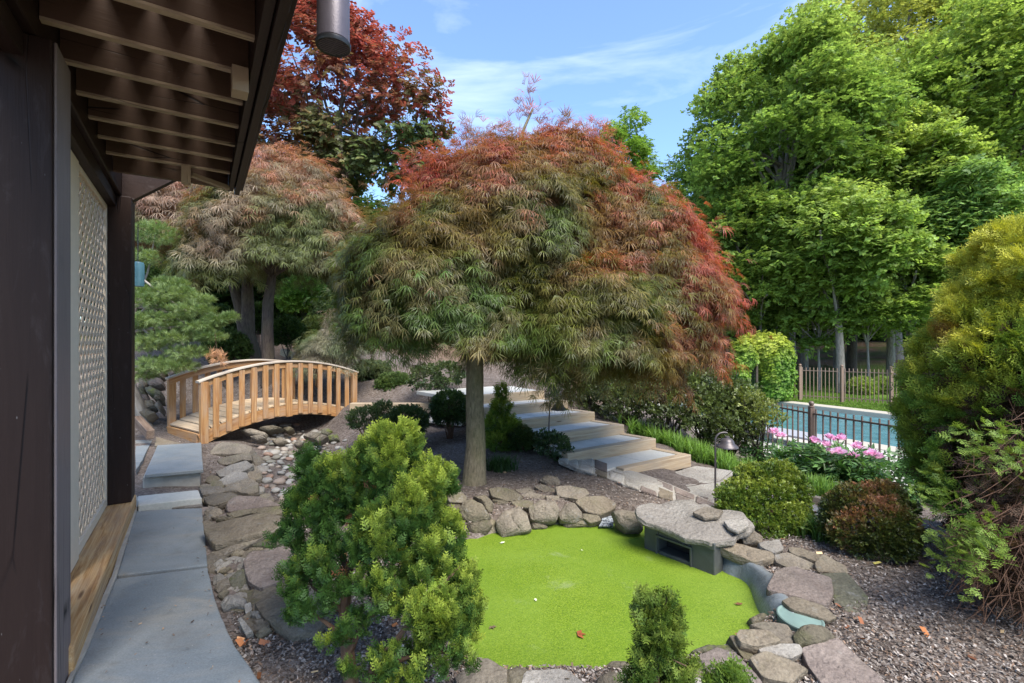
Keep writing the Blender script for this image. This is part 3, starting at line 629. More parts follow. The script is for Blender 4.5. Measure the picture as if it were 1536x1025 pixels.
# upper landing and the lower path
r = Vector((RX[5], RY[5], 0)); P = [r + SR * .124, r + SR * 1.3 + SE * .1, r + SR * 1.3 - SE * 1.8, r - SE * 1.7 + SR * .124]
tag(MB().prism([Vector((q.x, q.y, SZ[5] - .012)) for q in P], .06).build('landing_slab', M['tread'], None, .006), 'pale flagstone landing at the top of the garden steps', 'paving slab')
slab('path_slab', 'pale flagstone slab directly below the lowest timber step', [(983, 716), (1043, 699), (1098, 706), (1078, 722), (1010, 732)], -.11, .05, M['stone_cream'], .004)
slab('path_slab', 'large pale flagstone slab behind the nearer path light', [(1012, 733), (1080, 722.5), (1100, 706.5), (1180, 735), (1140, 770), (1075, 757)], -.11, .05, M['stone_cream'], .004)
slab('path_slab', 'pale flagstone slab between the azalea and the reddish yew', [(1143, 770), (1182, 736), (1262, 764), (1255, 792), (1200, 790)], -.11, .05, M['stone_cream'], .004)
b = MB(); p = on(1196, 744, -.08); q = on(1262, 760, -.08); b.bar(p, q, .07, .08); tag(b.build('path_edging', M['timber'], bevel=.006), 'short timber edging along the far side of the lower path', 'edging')
b = MB(); p = at(526, 612, 8.25); q = at(648, 612, 8.25); p.z = q.z = .36; b.bar(p, q, .12, .17); tag(b.build('terrace_timber', M['timber'], bevel=.008), 'long horizontal terrace timber right of the bridge', 'timber')
b = MB(); p = at(636, 624, 7.9); q = at(700, 634, 7.6); p.z = .22; q.z = .2; b.bar(p, q, .3, .04); tag(b.build('low_slab', M['tread'], bevel=.006), 'pale slab half hidden behind the round boxwood', 'paving slab')
b = MB(); p = at(424, 528, 11.6); q = at(455, 541, 11.2); b.bar(p, q, .14, .15); tag(b.build('hill_timber', M['timber'], bevel=.008), 'pale timber half buried on the slope behind the left maple trunk', 'timber')
# mortared flagstone edging beside the steps
edg = thing('flagstone_edging', (1.2, 5.4, 0), 'mortared flagstone edging curving along the left side of the steps', 'stone edging')
inn_ = [(846, 668), (868, 680), (905, 693), (950, 706.5), (985, 718), (1030, 737), (1078, 757)]; out_ = [(838, 690), (866, 702), (905, 714), (946, 730), (988, 744), (1030, 757), (1068, 768)]; ez = [.03, .015, .0, -.02, -.045, -.065, -.08]
def settle(x, y, dz):
    z = 0.0
    for _ in range(12): p = on(x, y, z); z = .5 * z + .5 * (gz(p.x, p.y) + dz)
    return z
ez = [max(settle(*a, .022), settle(*b_, .022)) for a, b_ in zip(inn_, out_)]
def lerp_pl(pl, u):
    k = min(int(u * (len(pl) - 1)), len(pl) - 2); t = u * (len(pl) - 1) - k
    return tuple(a + (b_ - a) * t for a, b_ in zip(pl[k], pl[k + 1]))
cuts = [0, .08, .17, .27, .36, .46, .55, .66, .76, .88, 1.0]
for i in range(len(cuts) - 1):
    u0, u1 = cuts[i] + .004, cuts[i + 1] - .004; z0_ = lerp_pl([(z,) for z in ez], (u0 + u1) / 2)[0]; m_ = random.uniform(.4, .65)
    I0, I1, O0, O1 = (lerp_pl(inn_, u0), lerp_pl(inn_, u1), lerp_pl(out_, u0 + random.uniform(-.01, .01)), lerp_pl(out_, u1))
    mid = lambda a, c, t: (a[0] + (c[0] - a[0]) * t, a[1] + (c[1] - a[1]) * t)
    for poly, mt in (((I0, I1, mid(I1, O1, m_ - .03), mid(I0, O0, m_ - .03)), random.choice(('stone_cream', 'stone_cream', 'stone_purple'))), ((mid(I0, O0, m_ + .03), mid(I1, O1, m_ + .03), O1, O0), random.choice(('stone_cream', 'stone_purple', 'stone_cream', 'stone_tan')))):
        MB().prism([on(x, y, z0_ + random.uniform(-.002, .002)) for x, y in poly], .035).build('stone', M[mt], edg, .012)
MB().prism([on(x, y, z - .012) for (x, y), z in zip(inn_, ez)] + [on(x, y + 1, z - .012) for (x, y), z in zip(out_[::-1], ez[::-1])], .04).build('mortar_bed', M['stone_cream'], edg)

# ================================================================ fences
def fence(name, label, pts, z_base, top, posts, spacing, post_r, pick_r, rails, mat):
    """pts: ground polyline; posts: distances of the posts along it"""
    t = thing(name, Vector((pts[0].x, pts[0].y, z_base)), label, 'fence'); D = [0]
    for a, b_ in zip(pts, pts[1:]): D.append(D[-1] + (b_ - a).length)
    def P(d):
        for k in range(len(pts) - 1):
            if d <= D[k + 1] or k == len(pts) - 2: return pts[k].lerp(pts[k + 1], (d - D[k]) / (D[k + 1] - D[k]))
    for d in posts:
        p = P(d); o = MB().box((p.x, p.y, z_base + (top + .02) / 2), ((1, 0, 0), (0, 1, 0), UP), (post_r, post_r, (top + .02) / 2)).build('post', mat, t, .004)
        MB().lathe([(post_r * 1.05, 0), (post_r * 1.25, .008), (post_r * 1.25, .02), (post_r * .7, .03), (post_r * .9, .045), (post_r * 1.1, .07), (post_r * .9, .095), (post_r * .4, .108)], (p.x, p.y, z_base + top + .02), 14).build('finial', mat, o, smooth=True)
    for h in rails:
        for a, b_ in zip(pts, pts[1:]): MB().bar(Vector((a.x, a.y, z_base + h)), Vector((b_.x, b_.y, z_base + h)), .026, .026).build('rail', mat, t)
    d = spacing * .5
    while d < D[-1]:
        if min(abs(d - q) for q in posts) > spacing * .35:
            p = P(d); MB().box((p.x, p.y, z_base + .06 + (top - .06) / 2), ((1, 0, 0), (0, 1, 0), UP), (pick_r, pick_r, (top - .06) / 2)).build('picket', mat, t)
        d += spacing
    return t
fpost = Vector((4.99, 8.0, 0))
fp = [Vector((6.2, 4.8, 0)), Vector((5.37, 6.85, 0)), fpost, Vector((4.83, 8.95, 0)), Vector((4.55, 10.2, 0))]
L1 = (fp[1] - fp[0]).length; L2 = (fp[2] - fp[1]).length; L3 = (fp[3] - fp[2]).length
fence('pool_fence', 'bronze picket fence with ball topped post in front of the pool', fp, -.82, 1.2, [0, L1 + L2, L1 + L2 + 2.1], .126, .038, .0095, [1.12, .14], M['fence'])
f0 = at(1184, 597, 18.5); f1 = at(1200, 598, 18.3); f2 = at(1263, 604, 17.6); f3 = at(1337, 612, 16.6); f4 = f3 + (f3 - f2) * 1.0; f5 = f4 + (f3 - f2) * 2
fq = [Vector((v.x, v.y, 0)) for v in (f0, f1, f2, f3, f5)]
dd = [0]
for a, b_ in zip(fq, fq[1:]): dd.append(dd[-1] + (b_ - a).length)
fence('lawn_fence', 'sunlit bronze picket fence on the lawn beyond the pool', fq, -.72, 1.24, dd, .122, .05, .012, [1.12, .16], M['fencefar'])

# ================================================================ path lights
def path_light(x, y, zb, h, label, s, lean):
    """a thin post, a curved arm and a bell shade; s = +1: the shade hangs to the right"""
    t = thing('path_light', (x, y, zb), label, 'path light'); top = Vector((x + lean, y, zb + h))
    MB().tube([Vector((x, y, zb - .05)), Vector((x, y, zb)), top - UP * .1], .0095, 10).build('post', M['lampm'], t, smooth=True)
    P = [top - UP * .1 + UP * 0]; 
    for k in range(9):
        a = R(180 - 14 * k); P.append(top + Vector((s * (.085 + .085 * math.cos(a)), 0, -.03 + .075 * math.sin(a))))
    MB().tube(P, [.0095] * 4 + [.009] * 6, 10).build('arm', M['lampm'], t, smooth=True)
    cs = []
    for k in range(22):
        a = k * .42; rr = .032 - .0011 * k; cs.append(top + Vector((s * (.04 + rr * math.cos(a)), 0, -.045 + rr * math.sin(a))))
    MB().tube(cs, .0032, 6).build('scroll', M['lampm'], t, smooth=True)
    c = top + Vector((s * .118, 0, -.075))
    sh = MB().lathe([(.012, .085), (.02, .08), (.022, .066), (.046, .058), (.062, .035), (.068, .012), (.092, -.006), (.103, -.02), (.104, -.028), (.098, -.028), (.088, -.014), (.06, .005), (.02, .03)], c, 28)
    sh.build('shade', M['lampm'], t, smooth=True)
    return t
p = on(1073, 752, -.08); path_light(p.x, p.y, -.08, 1.5 - (661 - 512.5) / FX * p.y + .08 + .035, 'nearer bronze path light with a bell shade beside the large stone slab', 1, 0)
p = at(822, 650, 6.1); path_light(p.x, p.y, gz(p.x, p.y) - .02, 1.5 - (603 - 512.5) / FX * p.y - gz(p.x, p.y) + .02, 'farther bronze path light with a bell shade among the small shrubs beside the steps', 1, .02)
# ================================================================ stones
ZR = {'5': (640, 690, 4.8), '6': (940, 720, 3.416), 'a': (290, 640, 6.4), 'b': (290, 780, 5.124), 'c': (660, 900, 3.339), 'p': (0, 0, 1), 'd': (190, 520, 5.696)}
def ray_plane(px, py, P0, n):
    d = Vector(((px - 768) / FX, 1, -(py - 512.5) / FX)); o = Vector((0, 0, CZ)); return o + d * ((P0 - o).dot(n) / d.dot(n))
def stone_mesh(name, pts2, T, dome, seed, nb=44, rough=1.0, cuts=(.06, .13)):
    """pts2: outline in the stone's own plane (metres); a worn slab or boulder with real thickness"""
    n = len(pts2)
    c0_ = np.mean(pts2, axis=0); pts2 = [c0_ + (p - c0_) * 1.05 for p in pts2]
    for cut in cuts:                                 # wear the corners
        q = []
        for i in range(len(pts2)):
            a = pts2[i]; b_ = pts2[(i + 1) % len(pts2)]; q += [a * (1 - cut) + b_ * cut, a * cut + b_ * (1 - cut)]
        pts2 = q
    L_ = [0]
    for i in range(len(pts2)): L_.append(L_[-1] + np.linalg.norm(pts2[(i + 1) % len(pts2)] - pts2[i]))
    out = []
    for k in range(nb):
        t = k / nb * L_[-1]; j = max(i for i in range(len(pts2)) if L_[i] <= t); f = (t - L_[j]) / max(L_[j + 1] - L_[j], 1e-9)
        out.append(pts2[j] * (1 - f) + pts2[(j + 1) % len(pts2)] * f)
    out = np.array(out); c = out.mean(0); size = np.abs(out - c).max() * 2
    if dome: prof = [(.12, .17), (.3, .16), (.5, .135), (.68, .10), (.84, .03), (.94, -.03), (.99, -.13), (1, -.34), (.98, -.55), (.9, -.78), (.7, -.95), (.4, -1)]
    else: prof = [(.15, 0), (.35, 0), (.55, 0), (.75, .0), (.9, -.002), (.972, -.03), (.993, -.11), (1, -.30), (1.005, -.5), (.995, -.68), (.97, -.84), (.9, -1), (.5, -1.0)]
    V = []
    rs = np.random.default_rng(seed); ts = rs.uniform(0, 100, 3)
    amp = (.055 if dome else .026) * size * rough
    for r, h in prof:
        for k in range(nb):
            p = c + (out[k] - c) * r; z = h * T
            q = Vector((p[0], p[1], z)) + Vector(ts)
            f = 2.6 / max(size, .12)
            a = noise.noise(q * f) + .5 * noise.noise(q * f * 2.3) + .25 * noise.noise(q * f * 5)
            if h > -.04 or dome:
                dv_ = noise.voronoi(q * f * .9)[0]; cell = dv_[0]; edge = dv_[1] - dv_[0]
                z += amp * (a * .6 - 1.5 * (cell - .45) + (.5 if edge > .12 else .5 * edge / .12 - .0)) * (1 if r < .97 else .5)
            if r > .9:
                st = noise.noise(Vector((p[0] * 4, p[1] * 4, z * 60)) + Vector(ts))
                p = p + (out[k] - c) * (amp * (.9 * a + .55 * st) / max(size, .01) * 1.3)
            V.append((p[0], p[1], z))
    F = [(i * nb + k, i * nb + (k + 1) % nb, (i + 1) * nb + (k + 1) % nb, (i + 1) * nb + k) for i in range(len(prof) - 1) for k in range(nb)]
    F = [f[::-1] for f in F]
    top = len(V); V.append((c[0], c[1], np.mean([v[2] for v in V[:nb]]))); bot = len(V); V.append((c[0], c[1], -T))
    TT = [(top, k, (k + 1) % nb) for k in range(nb)] + [(bot, (len(prof) - 1) * nb + (k + 1) % nb, (len(prof) - 1) * nb + k) for k in range(nb)]
    me = np_mesh(name, V, F, TT); me.set_sharp_from_angle(angle=R(27)); return me
SEED = [100]
def stone(ref, poly, label, mat, T, z=None, d=None, lean=88, yaw=0, dome=False, rough=1.0, name='stone', cat='stone', group=None, nb=44, cuts=(.06, .13)):
    ox, oy, s = ZR[ref]; px = [(ox + x / s, oy + y / s) for x, y in poly]; c = (sum(p[0] for p in px) / len(px), sum(p[1] for p in px) / len(px))
    P0 = on(c[0], c[1], z) if z is not None else at(c[0], c[1], d)
    n = Matrix.Rotation(R(yaw), 3, 'Z') @ Vector((0, -math.cos(R(lean)), math.sin(R(lean))))
    e1 = UP.cross(n).normalized() * 1.0; e2 = n.cross(e1)
    W_ = [ray_plane(x, y, P0, n) - P0 for x, y in px]; pts = [np.array((v.dot(e1), v.dot(e2))) for v in W_]
    ar = sum(pts[i][0] * pts[(i + 1) % len(pts)][1] - pts[(i + 1) % len(pts)][0] * pts[i][1] for i in range(len(pts)))
    if ar < 0: pts = pts[::-1]
    SEED[0] += 1
    o = link(name, stone_mesh(name, pts, T, dome, SEED[0], nb, rough, cuts), None, M[mat])
    Mx = Matrix((e1, e2, n)).transposed().to_4x4(); Mx.translation = P0; o.matrix_world = Mx
    return tag(o, label, cat, group)
B = 'stone_olive'
# ---- far wall of the pond
stone('5', [(235,355),(262,300),(320,280),(400,318),(458,400),(440,428),(345,458),(258,430)], 'grey brown boulder at the left of the pond wall, stacked on another', B, .22, d=4.02, lean=35, dome=True, name='boulder', cat='boulder')
stone('5', [(288,455),(440,425),(468,472),(432,540),(340,556),(300,505)], 'lowest left boulder of the pond wall under a stacked boulder', B, .25, d=3.97, lean=30, dome=True, name='boulder', cat='boulder')
stone('5', [(125,195),(200,195),(292,265),(270,305),(165,305)], 'flat olive stone at the left end of the pond wall beside the cypress', B, .12, d=4.35, lean=50)
stone('5', [(150,318),(240,318),(245,385),(160,390)], 'small stone under the flat stone at the left end of the pond wall', B, .15, d=4.2, lean=30, dome=True)
stone('5', [(330,262),(420,252),(478,310),(474,395),(440,380),(390,310)], 'rounded stone behind the stacked boulder at the left of the pond wall', B, .2, d=4.2, lean=45, dome=True)
stone('5', [(496,440),(555,370),(668,330),(720,390),(752,492),(732,515),(548,560),(508,500)], 'large wedge shaped boulder standing at the water in the pond wall', 'stone_grey', .22, d=3.98, lean=32, dome=True, name='boulder', cat='boulder')
stone('5', [(450,205),(520,196),(620,212),(690,265),(660,294),(568,294),(468,258)], 'flat olive slab on the top row of the pond wall right of the trunk', B, .11, d=4.42, lean=55)
stone('5', [(472,285),(592,292),(594,350),(498,335)], 'dark stone tucked under the flat olive slab near the trunk', B, .18, d=4.36, lean=25, dome=True)
stone('5', [(605,300),(700,285),(772,298),(745,350),(645,340)], 'small olive stone above the square boulder in the pond wall', B, .14, d=4.28, lean=50)
stone('5', [(632,215),(742,198),(780,225),(690,250)], 'thin flat stone at the back of the pond wall', 'stone_grey', .07, d=4.66, lean=65)
stone('5', [(680,250),(742,228),(866,258),(852,290),(758,298)], 'flat grey stone in the middle of the top row of the pond wall', 'stone_grey', .09, d=4.5, lean=62)
stone('5', [(738,335),(820,285),(922,295),(958,370),(930,432),(830,448),(748,425)], 'square pale boulder in the middle of the pond wall', 'stone_grey', .2, d=4.12, lean=38, dome=True, name='boulder', cat='boulder')
stone('5', [(776,195),(832,172),(945,220),(935,255),(858,240)], 'pointed grey stone on the mulch behind the pond wall', 'stone_grey', .1, d=4.68, lean=55)
stone('5', [(812,150),(860,108),(945,120),(962,165),(950,190),(880,180)], 'highest grey stone lying on the mulch behind the pond wall', 'stone_grey', .12, d=4.95, lean=50, dome=True)
stone('5', [(928,192),(1020,183),(1142,208),(1172,240),(1092,284),(948,258)], 'broad flat slab at the back of the pond wall below the edging', 'stone_grey', .1, d=4.5, lean=60)
stone('5', [(858,255),(952,258),(955,300),(868,292)], 'small block between the flat slabs of the pond wall', 'stone_grey', .12, d=4.42, lean=30)
stone('5', [(950,390),(1000,312),(1062,308),(1122,380),(1124,422),(1060,454),(968,434)], 'round grey boulder right of the square pale boulder', 'stone_grey', .2, d=4.14, lean=38, dome=True, name='boulder', cat='boulder')
stone('5', [(1070,300),(1140,262),(1282,258),(1362,310),(1352,348),(1250,398),(1148,372)], 'brown tinged slab above the small cascade of the pond', 'stone_tan', .13, d=4.24, lean=50)
stone('5', [(1122,385),(1240,400),(1258,435),(1180,455),(1128,418)], 'small ledge stone left of the small cascade', B, .1, d=4.12, lean=50)
stone('5', [(752,450),(822,442),(874,480),(852,500),(756,506)], 'small stone at the waterline under the square boulder', B, .15, d=4.1, lean=30, dome=True)
stone('5', [(985,460),(1080,425),(1160,432),(1190,478),(1000,495)], 'low dark stone at the waterline under the round boulder', B, .15, d=4.14, lean=30, dome=True)
stone('5', [(880,440),(960,415),(1000,470),(940,488),(880,482)], 'half hidden dark stone at the waterline between two boulders', B, .15, d=4.22, lean=30, dome=True)
stone('5', [(1345,368),(1400,356),(1540,378),(1560,505),(1440,512),(1378,452)], 'square boulder between the cascade and the black skimmer box', 'stone_grey', .2, d=3.95, lean=35, dome=True, name='boulder', cat='boulder')
stone('5', [(430,400),(500,440),(520,540),(440,560)], 'narrow dark stone between the wedge boulder and the lowest left boulder', B, .2, d=4.05, lean=30, dome=True)
# small cascade
b = MB(); a = [at(640 + x / 4.8, 690 + y / 4.8, d_) for x, y, d_ in ((1256,375,4.35),(1335,370,4.35),(1350,425,4.2),(1345,478,4.08),(1240,478,4.08),(1262,440,4.15))]
m = NT('trickling water'); v = m.obj(); f = m.noise(m.scale(v, (30, 30, 4)), 1.5, 5, .7)
cm = m.mix(m.ramp(f, [(.4, 0.0), (.62, 1.0)]), (.07, .08, .09), (.45, .48, .5)); mw = m.done(m.bsdf(cm, .15, m.bump(f, .6, .02), .6))
b.add(a + [p + Vector((0, .06, -.04)) for p in a], [(5, 4, 3, 2, 1, 0)] + [(k, (k + 1) % 6, 6 + (k + 1) % 6, 6 + k) for k in range(6)]); tag(b.build('cascade', mw, smooth=True), 'small trickle of water running between the boulders into the pond', 'cascade')
# ---- right side of the pond
sk = thing('skimmer_box', on(1015, 830, -.05), 'black plastic skimmer box with a rectangular opening under the big slab', 'pond skimmer')
q0, q1 = at(966, 812, 3.72), at(1072, 842, 3.28); q0.z = q1.z = 0; dv = (q1 - q0).normalized(); nv_ = Vector((dv.y, -dv.x, 0)); LL = (q1 - q0).length
def fbox(b, u0, u1, z0, z1, t0, t1): c = q0 + dv * ((u0 + u1) / 2) + nv_ * ((t0 + t1) / 2) + UP * ((z0 + z1) / 2); b.box(c, (dv, nv_, UP), ((u1 - u0) / 2, abs(t1 - t0) / 2, (z1 - z0) / 2))
b = MB(); fbox(b, 0, LL * .22, -.2, .105, -.12, 0); fbox(b, LL * .68, LL, -.2, .105, -.12, 0); fbox(b, LL * .22, LL * .68, .03, .105, -.12, 0); fbox(b, LL * .22, LL * .68, -.2, -.075, -.12, 0)
b.build('body', M['pvc'], sk, .008)
b = MB(); fbox(b, LL * .2, LL * .7, -.2, .08, -.16, -.125); b.build('inner_wall', M['black'], sk)
b = MB(); fbox(b, -.01, LL + .01, .075, .125, .0, .02); b.build('lip', M['pvc'], sk, .006)
b = MB(); fbox(b, LL * .2, LL * .7, .025, .042, .001, .014); fbox(b, LL * .19, LL * .215, -.12, .042, .001, .013); fbox(b, LL * .685, LL * .71, -.12, .042, .001, .013); b.build('opening_frame', M['pvc'], sk, .003)
stone('6', [(58,152),(75,138),(128,118),(180,124),(250,108),(335,106),(372,128),(400,124),(470,152),(520,150),(590,160),(612,196),(644,230),(618,262),(560,272),(545,300),(430,314),(395,300),(300,290),(240,258),(150,222),(110,215),(64,184)], 'largest pale slab, lying across the black skimmer box', 'stone_light', .06, z=.175, lean=83, rough=1.0, nb=90, cuts=(.05, .1))
stone('6', [(340,163),(400,138),(492,155),(472,182),(400,190)], 'small flat stone lying on top of the largest pale slab', 'stone_grey', .035, z=.235, lean=84)
stone('6', [(500,210),(560,190),(612,200),(625,235),(570,262),(520,240)], 'low broken flake on the right end of the largest pale slab', 'stone_light', .03, z=.205, lean=80)
stone('6', [(452,330),(530,315),(752,375),(756,402),(660,420),(558,382)], 'long narrow slab beside the pond, right of the big slab', 'stone_tan', .07, z=.06, lean=75)
stone('6', [(585,275),(640,253),(702,290),(692,325),(600,322)], 'grey stone behind the long narrow slab, under the azalea', 'stone_grey', .12, z=.08, lean=55, dome=True)
stone('6', [(676,320),(780,303),(806,352),(760,374),(688,342)], 'pale squarish stone under the azalea', 'stone_light', .1, z=.08, lean=70)
stone('6', [(757,385),(830,370),(962,430),(968,472),(850,455),(768,422)], 'dark grey slab between the long slab and the purple slab', 'stone_grey', .1, z=.03, lean=60)
stone('6', [(828,345),(900,348),(1003,390),(970,418),(838,372)], 'thin tan slab behind the dark grey slab by the azalea', 'stone_tan', .06, z=.05, lean=75)
stone('6', [(962,425),(1010,378),(1122,440),(1135,480),(980,468)], 'tan block left of the reddish yew', 'stone_tan', .1, z=.04, lean=65)
stone('6', [(722,550),(768,460),(860,443),(1043,500),(1054,560),(1032,632),(900,602),(738,565)], 'large purple grey slab at the right rim of the pond', 'stone_purple', .075, z=.055, lean=80, rough=.8, nb=56)
stone('6', [(968,480),(1130,472),(1234,600),(1222,662),(1170,684),(1068,642),(1048,520)], 'mossy slab behind the purple slab on the mulch', 'stone_moss', .07, z=.02, lean=82)
stone('6', [(798,615),(860,598),(1002,640),(1074,700),(1030,718),(848,662)], 'narrow brown slab overhanging the green lid', 'stone_tan', .035, z=.05, lean=76)
stone('6', [(856,790),(900,743),(1012,738),(1078,800),(1002,843),(878,848)], 'rounded dark boulder just below the green lid', B, .12, z=.05, lean=58, dome=True, name='boulder', cat='boulder')
stone('6', [(902,860),(1080,808),(1182,900),(1300,1005),(1335,1060),(1020,1060),(930,935)], 'big tilted slab at the lower right corner of the pond border', 'stone_purple', .07, z=.01, lean=80, rough=1.1, nb=56)
stone('6', [(562,790),(580,763),(722,768),(788,822),(670,853),(588,832)], 'flat tan slab on the front right rim of the pond', 'stone_tan', .06, z=.05, lean=76)
stone('6', [(632,740),(720,722),(822,743),(880,832),(780,835),(698,765)], 'grey slab partly under the flat tan slab', 'stone_grey', .06, z=.03, lean=78)
stone('6', [(676,865),(760,835),(882,840),(908,882),(840,914),(688,882)], 'pale stone with a broken edge amid the front slabs', 'stone_light', .07, z=.02, lean=70)
stone('6', [(632,905),(720,878),(832,920),(930,972),(880,1005),(842,1040),(700,1010)], 'tan slab with a ridged side in the lower front border', 'stone_tan', .09, z=.02, lean=68, rough=1.3)
stone('6', [(527,800),(560,796),(645,880),(660,960),(590,905)], 'narrow layered stone on edge at the front rim', 'stone_olive', .1, z=.0, lean=55)
stone('6', [(372,900),(470,858),(562,890),(622,950),(700,1040),(450,1040)], 'grey slab behind the small cypress at the front rim', 'stone_purple', .06, z=.02, lean=78)
stone('6', [(330,880),(420,845),(540,850),(560,895),(470,870),(380,905)], 'mossy stone at the waterline behind the small cypress', 'stone_moss', .1, z=-.03, lean=65, dome=True)
stone('6', [(330,950),(372,915),(440,1030),(400,1050),(340,1020)], 'thin stone on edge left of the grey front slab', 'stone_olive', .08, z=-.01, lean=65)
stone('6', [(632,705),(700,678),(742,708),(720,738),(645,738)], 'small dark stone in the water by the liner fold', B, .1, z=-.05, lean=50, dome=True)
# liner fold and lid
lt = MB()
def sheet(rows, th=.012):
    n_ = len(rows[0]); V = [p for r in rows for p in r]; V2 = [p - Vector((0, .02, th)) for p in V]
    F = [(i * n_ + k, (i + 1) * n_ + k, (i + 1) * n_ + k + 1, i * n_ + k + 1) for i in range(len(rows) - 1) for k in range(n_ - 1)]
    return V, F
path_ = [(1064,838),(1074,852),(1090,862),(1108,868),(1124,880),(1132,900),(1140,920),(1152,940),(1166,955),(1180,962)]
rows = []
for h_, off_ in ((-.22, 0.0), (-.10, .015), (-.04, .03), (.01, .055), (.03, .085), (.02, .12), (-.02, .16)):
    r_ = []
    for k, (x, y) in enumerate(path_):
        p = on(x, y, WZ); q = path_[min(k + 1, len(path_) - 1)]; q0_ = path_[max(k - 1, 0)]; t_ = (on(q[0], q[1], WZ) - on(q0_[0], q0_[1], WZ)).normalized(); sd = Vector((-t_.y, t_.x, 0))
        if sd.x < 0: sd = -sd
        wob = noise.noise(Vector((k * 1.3, off_ * 14, 2))) * .05
        r_.append(Vector((p.x, p.y, 0)) + sd * (off_ + wob) + UP * (h_ + wob * .8 * (h_ > -.1)))
    rows.append(r_)
V, F = sheet(rows); lt.add(V, F); o = lt.build('pond_liner', M['liner'], smooth=True); o.modifiers.new('sub', 'SUBSURF').levels = 2; o.modifiers['sub'].render_levels = 2
sf = o.modifiers.new('thick', 'SOLIDIFY'); sf.thickness = .01
tag(o, 'folded grey rubber liner showing at the right rim of the pond', 'pond liner')
p = on(1200, 929, .012); lid = thing('valve_lid', p, 'round verdigris green plastic lid under the narrow brown slab', 'lid', )
MB().lathe([(.09, -.06), (.105, -.055), (.106, .0), (.112, .004), (.112, .012), (.107, .016), (.100, .015), (.097, .012), (.04, .014), (.001, .0145)], p, 36, axis=(.03, -.07, 1)).build('lid', M['verdigris'], lid, smooth=True)
MB().box(p + Vector((.07, .0, .017)), ((1, 0, 0), (0, 1, 0), UP), (.016, .007, .004)).build('notch', M['black'], lid)
# ---- front rim
stone('c', [(80,385),(180,300),(240,290),(335,345),(330,417),(320,470),(100,470)], 'pale slab at the front left rim of the pond beside the cypress', 'stone_grey', .1, z=-.01, lean=75)
stone('c', [(335,350),(400,335),(450,360),(440,470),(330,470)], 'broken dark stone next to the pale front left slab', 'stone_olive', .1, z=-.03, lean=70, dome=True)
stone('c', [(430,350),(600,345),(640,350),(715,417),(740,480),(400,480)], 'flat pale slab in the middle of the front rim of the pond', 'stone_light', .08, z=-.02, lean=80)
stone('c', [(400,335),(600,332),(800,345),(830,365),(700,395),(420,370)], 'long dark slab along the front waterline of the pond', 'stone_purple', .1, z=-.05, lean=75)
stone('c', [(790,380),(870,352),(960,400),(960,480),(780,480)], 'tan stone left of the small cypress at the front rim', 'stone_tan', .1, z=-.01, lean=70, dome=True)
stone('c', [(825,330),(860,305),(940,305),(970,345),(930,372),(830,360)], 'round dark stone at the front waterline by the small cypress', B, .14, z=-.04, lean=55, dome=True)
stone('c', [(1260,395),(1330,380),(1400,417),(1420,480),(1240,480)], 'pale stone at the bottom edge right of the small cypress', 'stone_light', .08, z=.0, lean=78)
# ---- left bank between path and creek
stone('a', [(160,235),(215,180),(280,148),(500,170),(560,200),(545,250),(380,262),(170,268)], 'long grey stone nearest the bridge on the creek bank', 'stone_grey', .1, z=.08, lean=66)
stone('a', [(225,320),(310,290),(540,245),(556,320),(470,320),(330,365),(250,352)], 'blocky stone below the long grey stone on the creek bank', 'stone_grey', .12, z=.06, lean=55, rough=1.3)
stone('a', [(212,430),(350,370),(500,325),(570,370),(520,410),(300,475),(250,475)], 'pale ridge stone in the middle of the creek bank', 'stone_light', .1, z=.05, lean=62)
stone('a', [(548,240),(580,225),(640,290),(702,370),(690,450),(660,440),(560,330)], 'thin grey slab leaning beside the river pebbles', 'stone_grey', .07, z=.0, lean=70)
stone('a', [(515,380),(570,350),(650,430),(664,490),(620,520),(520,480)], 'flat grey stone at the edge of the river pebbles', 'stone_grey', .09, z=.0, lean=75)
stone('a', [(240,520),(400,430),(510,440),(520,500),(400,540),(280,560)], 'rough pale stone with red flecks on the creek bank', 'stone_light', .09, z=.02, lean=70, rough=1.4)
stone('a', [(210,635),(390,540),(520,495),(620,540),(624,620),(520,640),(400,622)], 'broad grey slab crossing the creek bank', 'stone_grey', .08, z=.04, lean=74)
stone('a', [(55,590),(120,570),(270,575),(300,610),(210,640),(90,655)], 'small grey stone beside the narrow step stone', 'stone_grey', .07, z=.01, lean=78)
stone('a', [(100,685),(180,645),(350,632),(440,660),(320,720),(200,755),(130,735)], 'low brown grey stone right of the path end', 'stone_grey', .08, z=.03, lean=74)
stone('a', [(325,740),(400,680),(620,668),(740,715),(850,760),(560,780),(335,812)], 'flat dark slab in the middle of the bank', 'stone_purple', .05, z=.07, lean=77)
stone('a', [(315,830),(560,785),(700,775),(860,768),(850,830),(760,865),(560,830),(400,885)], 'olive stone directly beneath the flat dark slab', 'stone_olive', .08, z=.03, lean=60)
stone('a', [(100,820),(180,762),(270,790),(280,840),(200,875),(120,868)], 'rounded brown stone touching the middle path slab', 'stone_grey', .1, z=.0, lean=60, dome=True)
stone('a', [(215,885),(290,848),(390,885),(330,905),(220,912)], 'small dark stone above the great tan slab', 'stone_olive', .09, z=.0, lean=60, dome=True)
stone('b', [(88,40),(260,0),(560,-60),(690,-20),(698,40),(560,95),(170,185),(105,95)], 'great tan slab on the bank tilted towards the path', 'stone_tan', .07, z=.10, lean=80, nb=60)
stone('b', [(75,310),(130,260),(200,180),(540,85),(690,40),(600,100),(420,190),(160,322)], 'thick side ledge below the great tan slab', 'stone_grey', .1, z=.03, lean=62)
stone('b', [(440,190),(560,100),(740,55),(850,120),(830,190),(640,205)], 'yellow tinged slab beneath the cypress branches', 'stone_moss', .06, z=.03, lean=78)
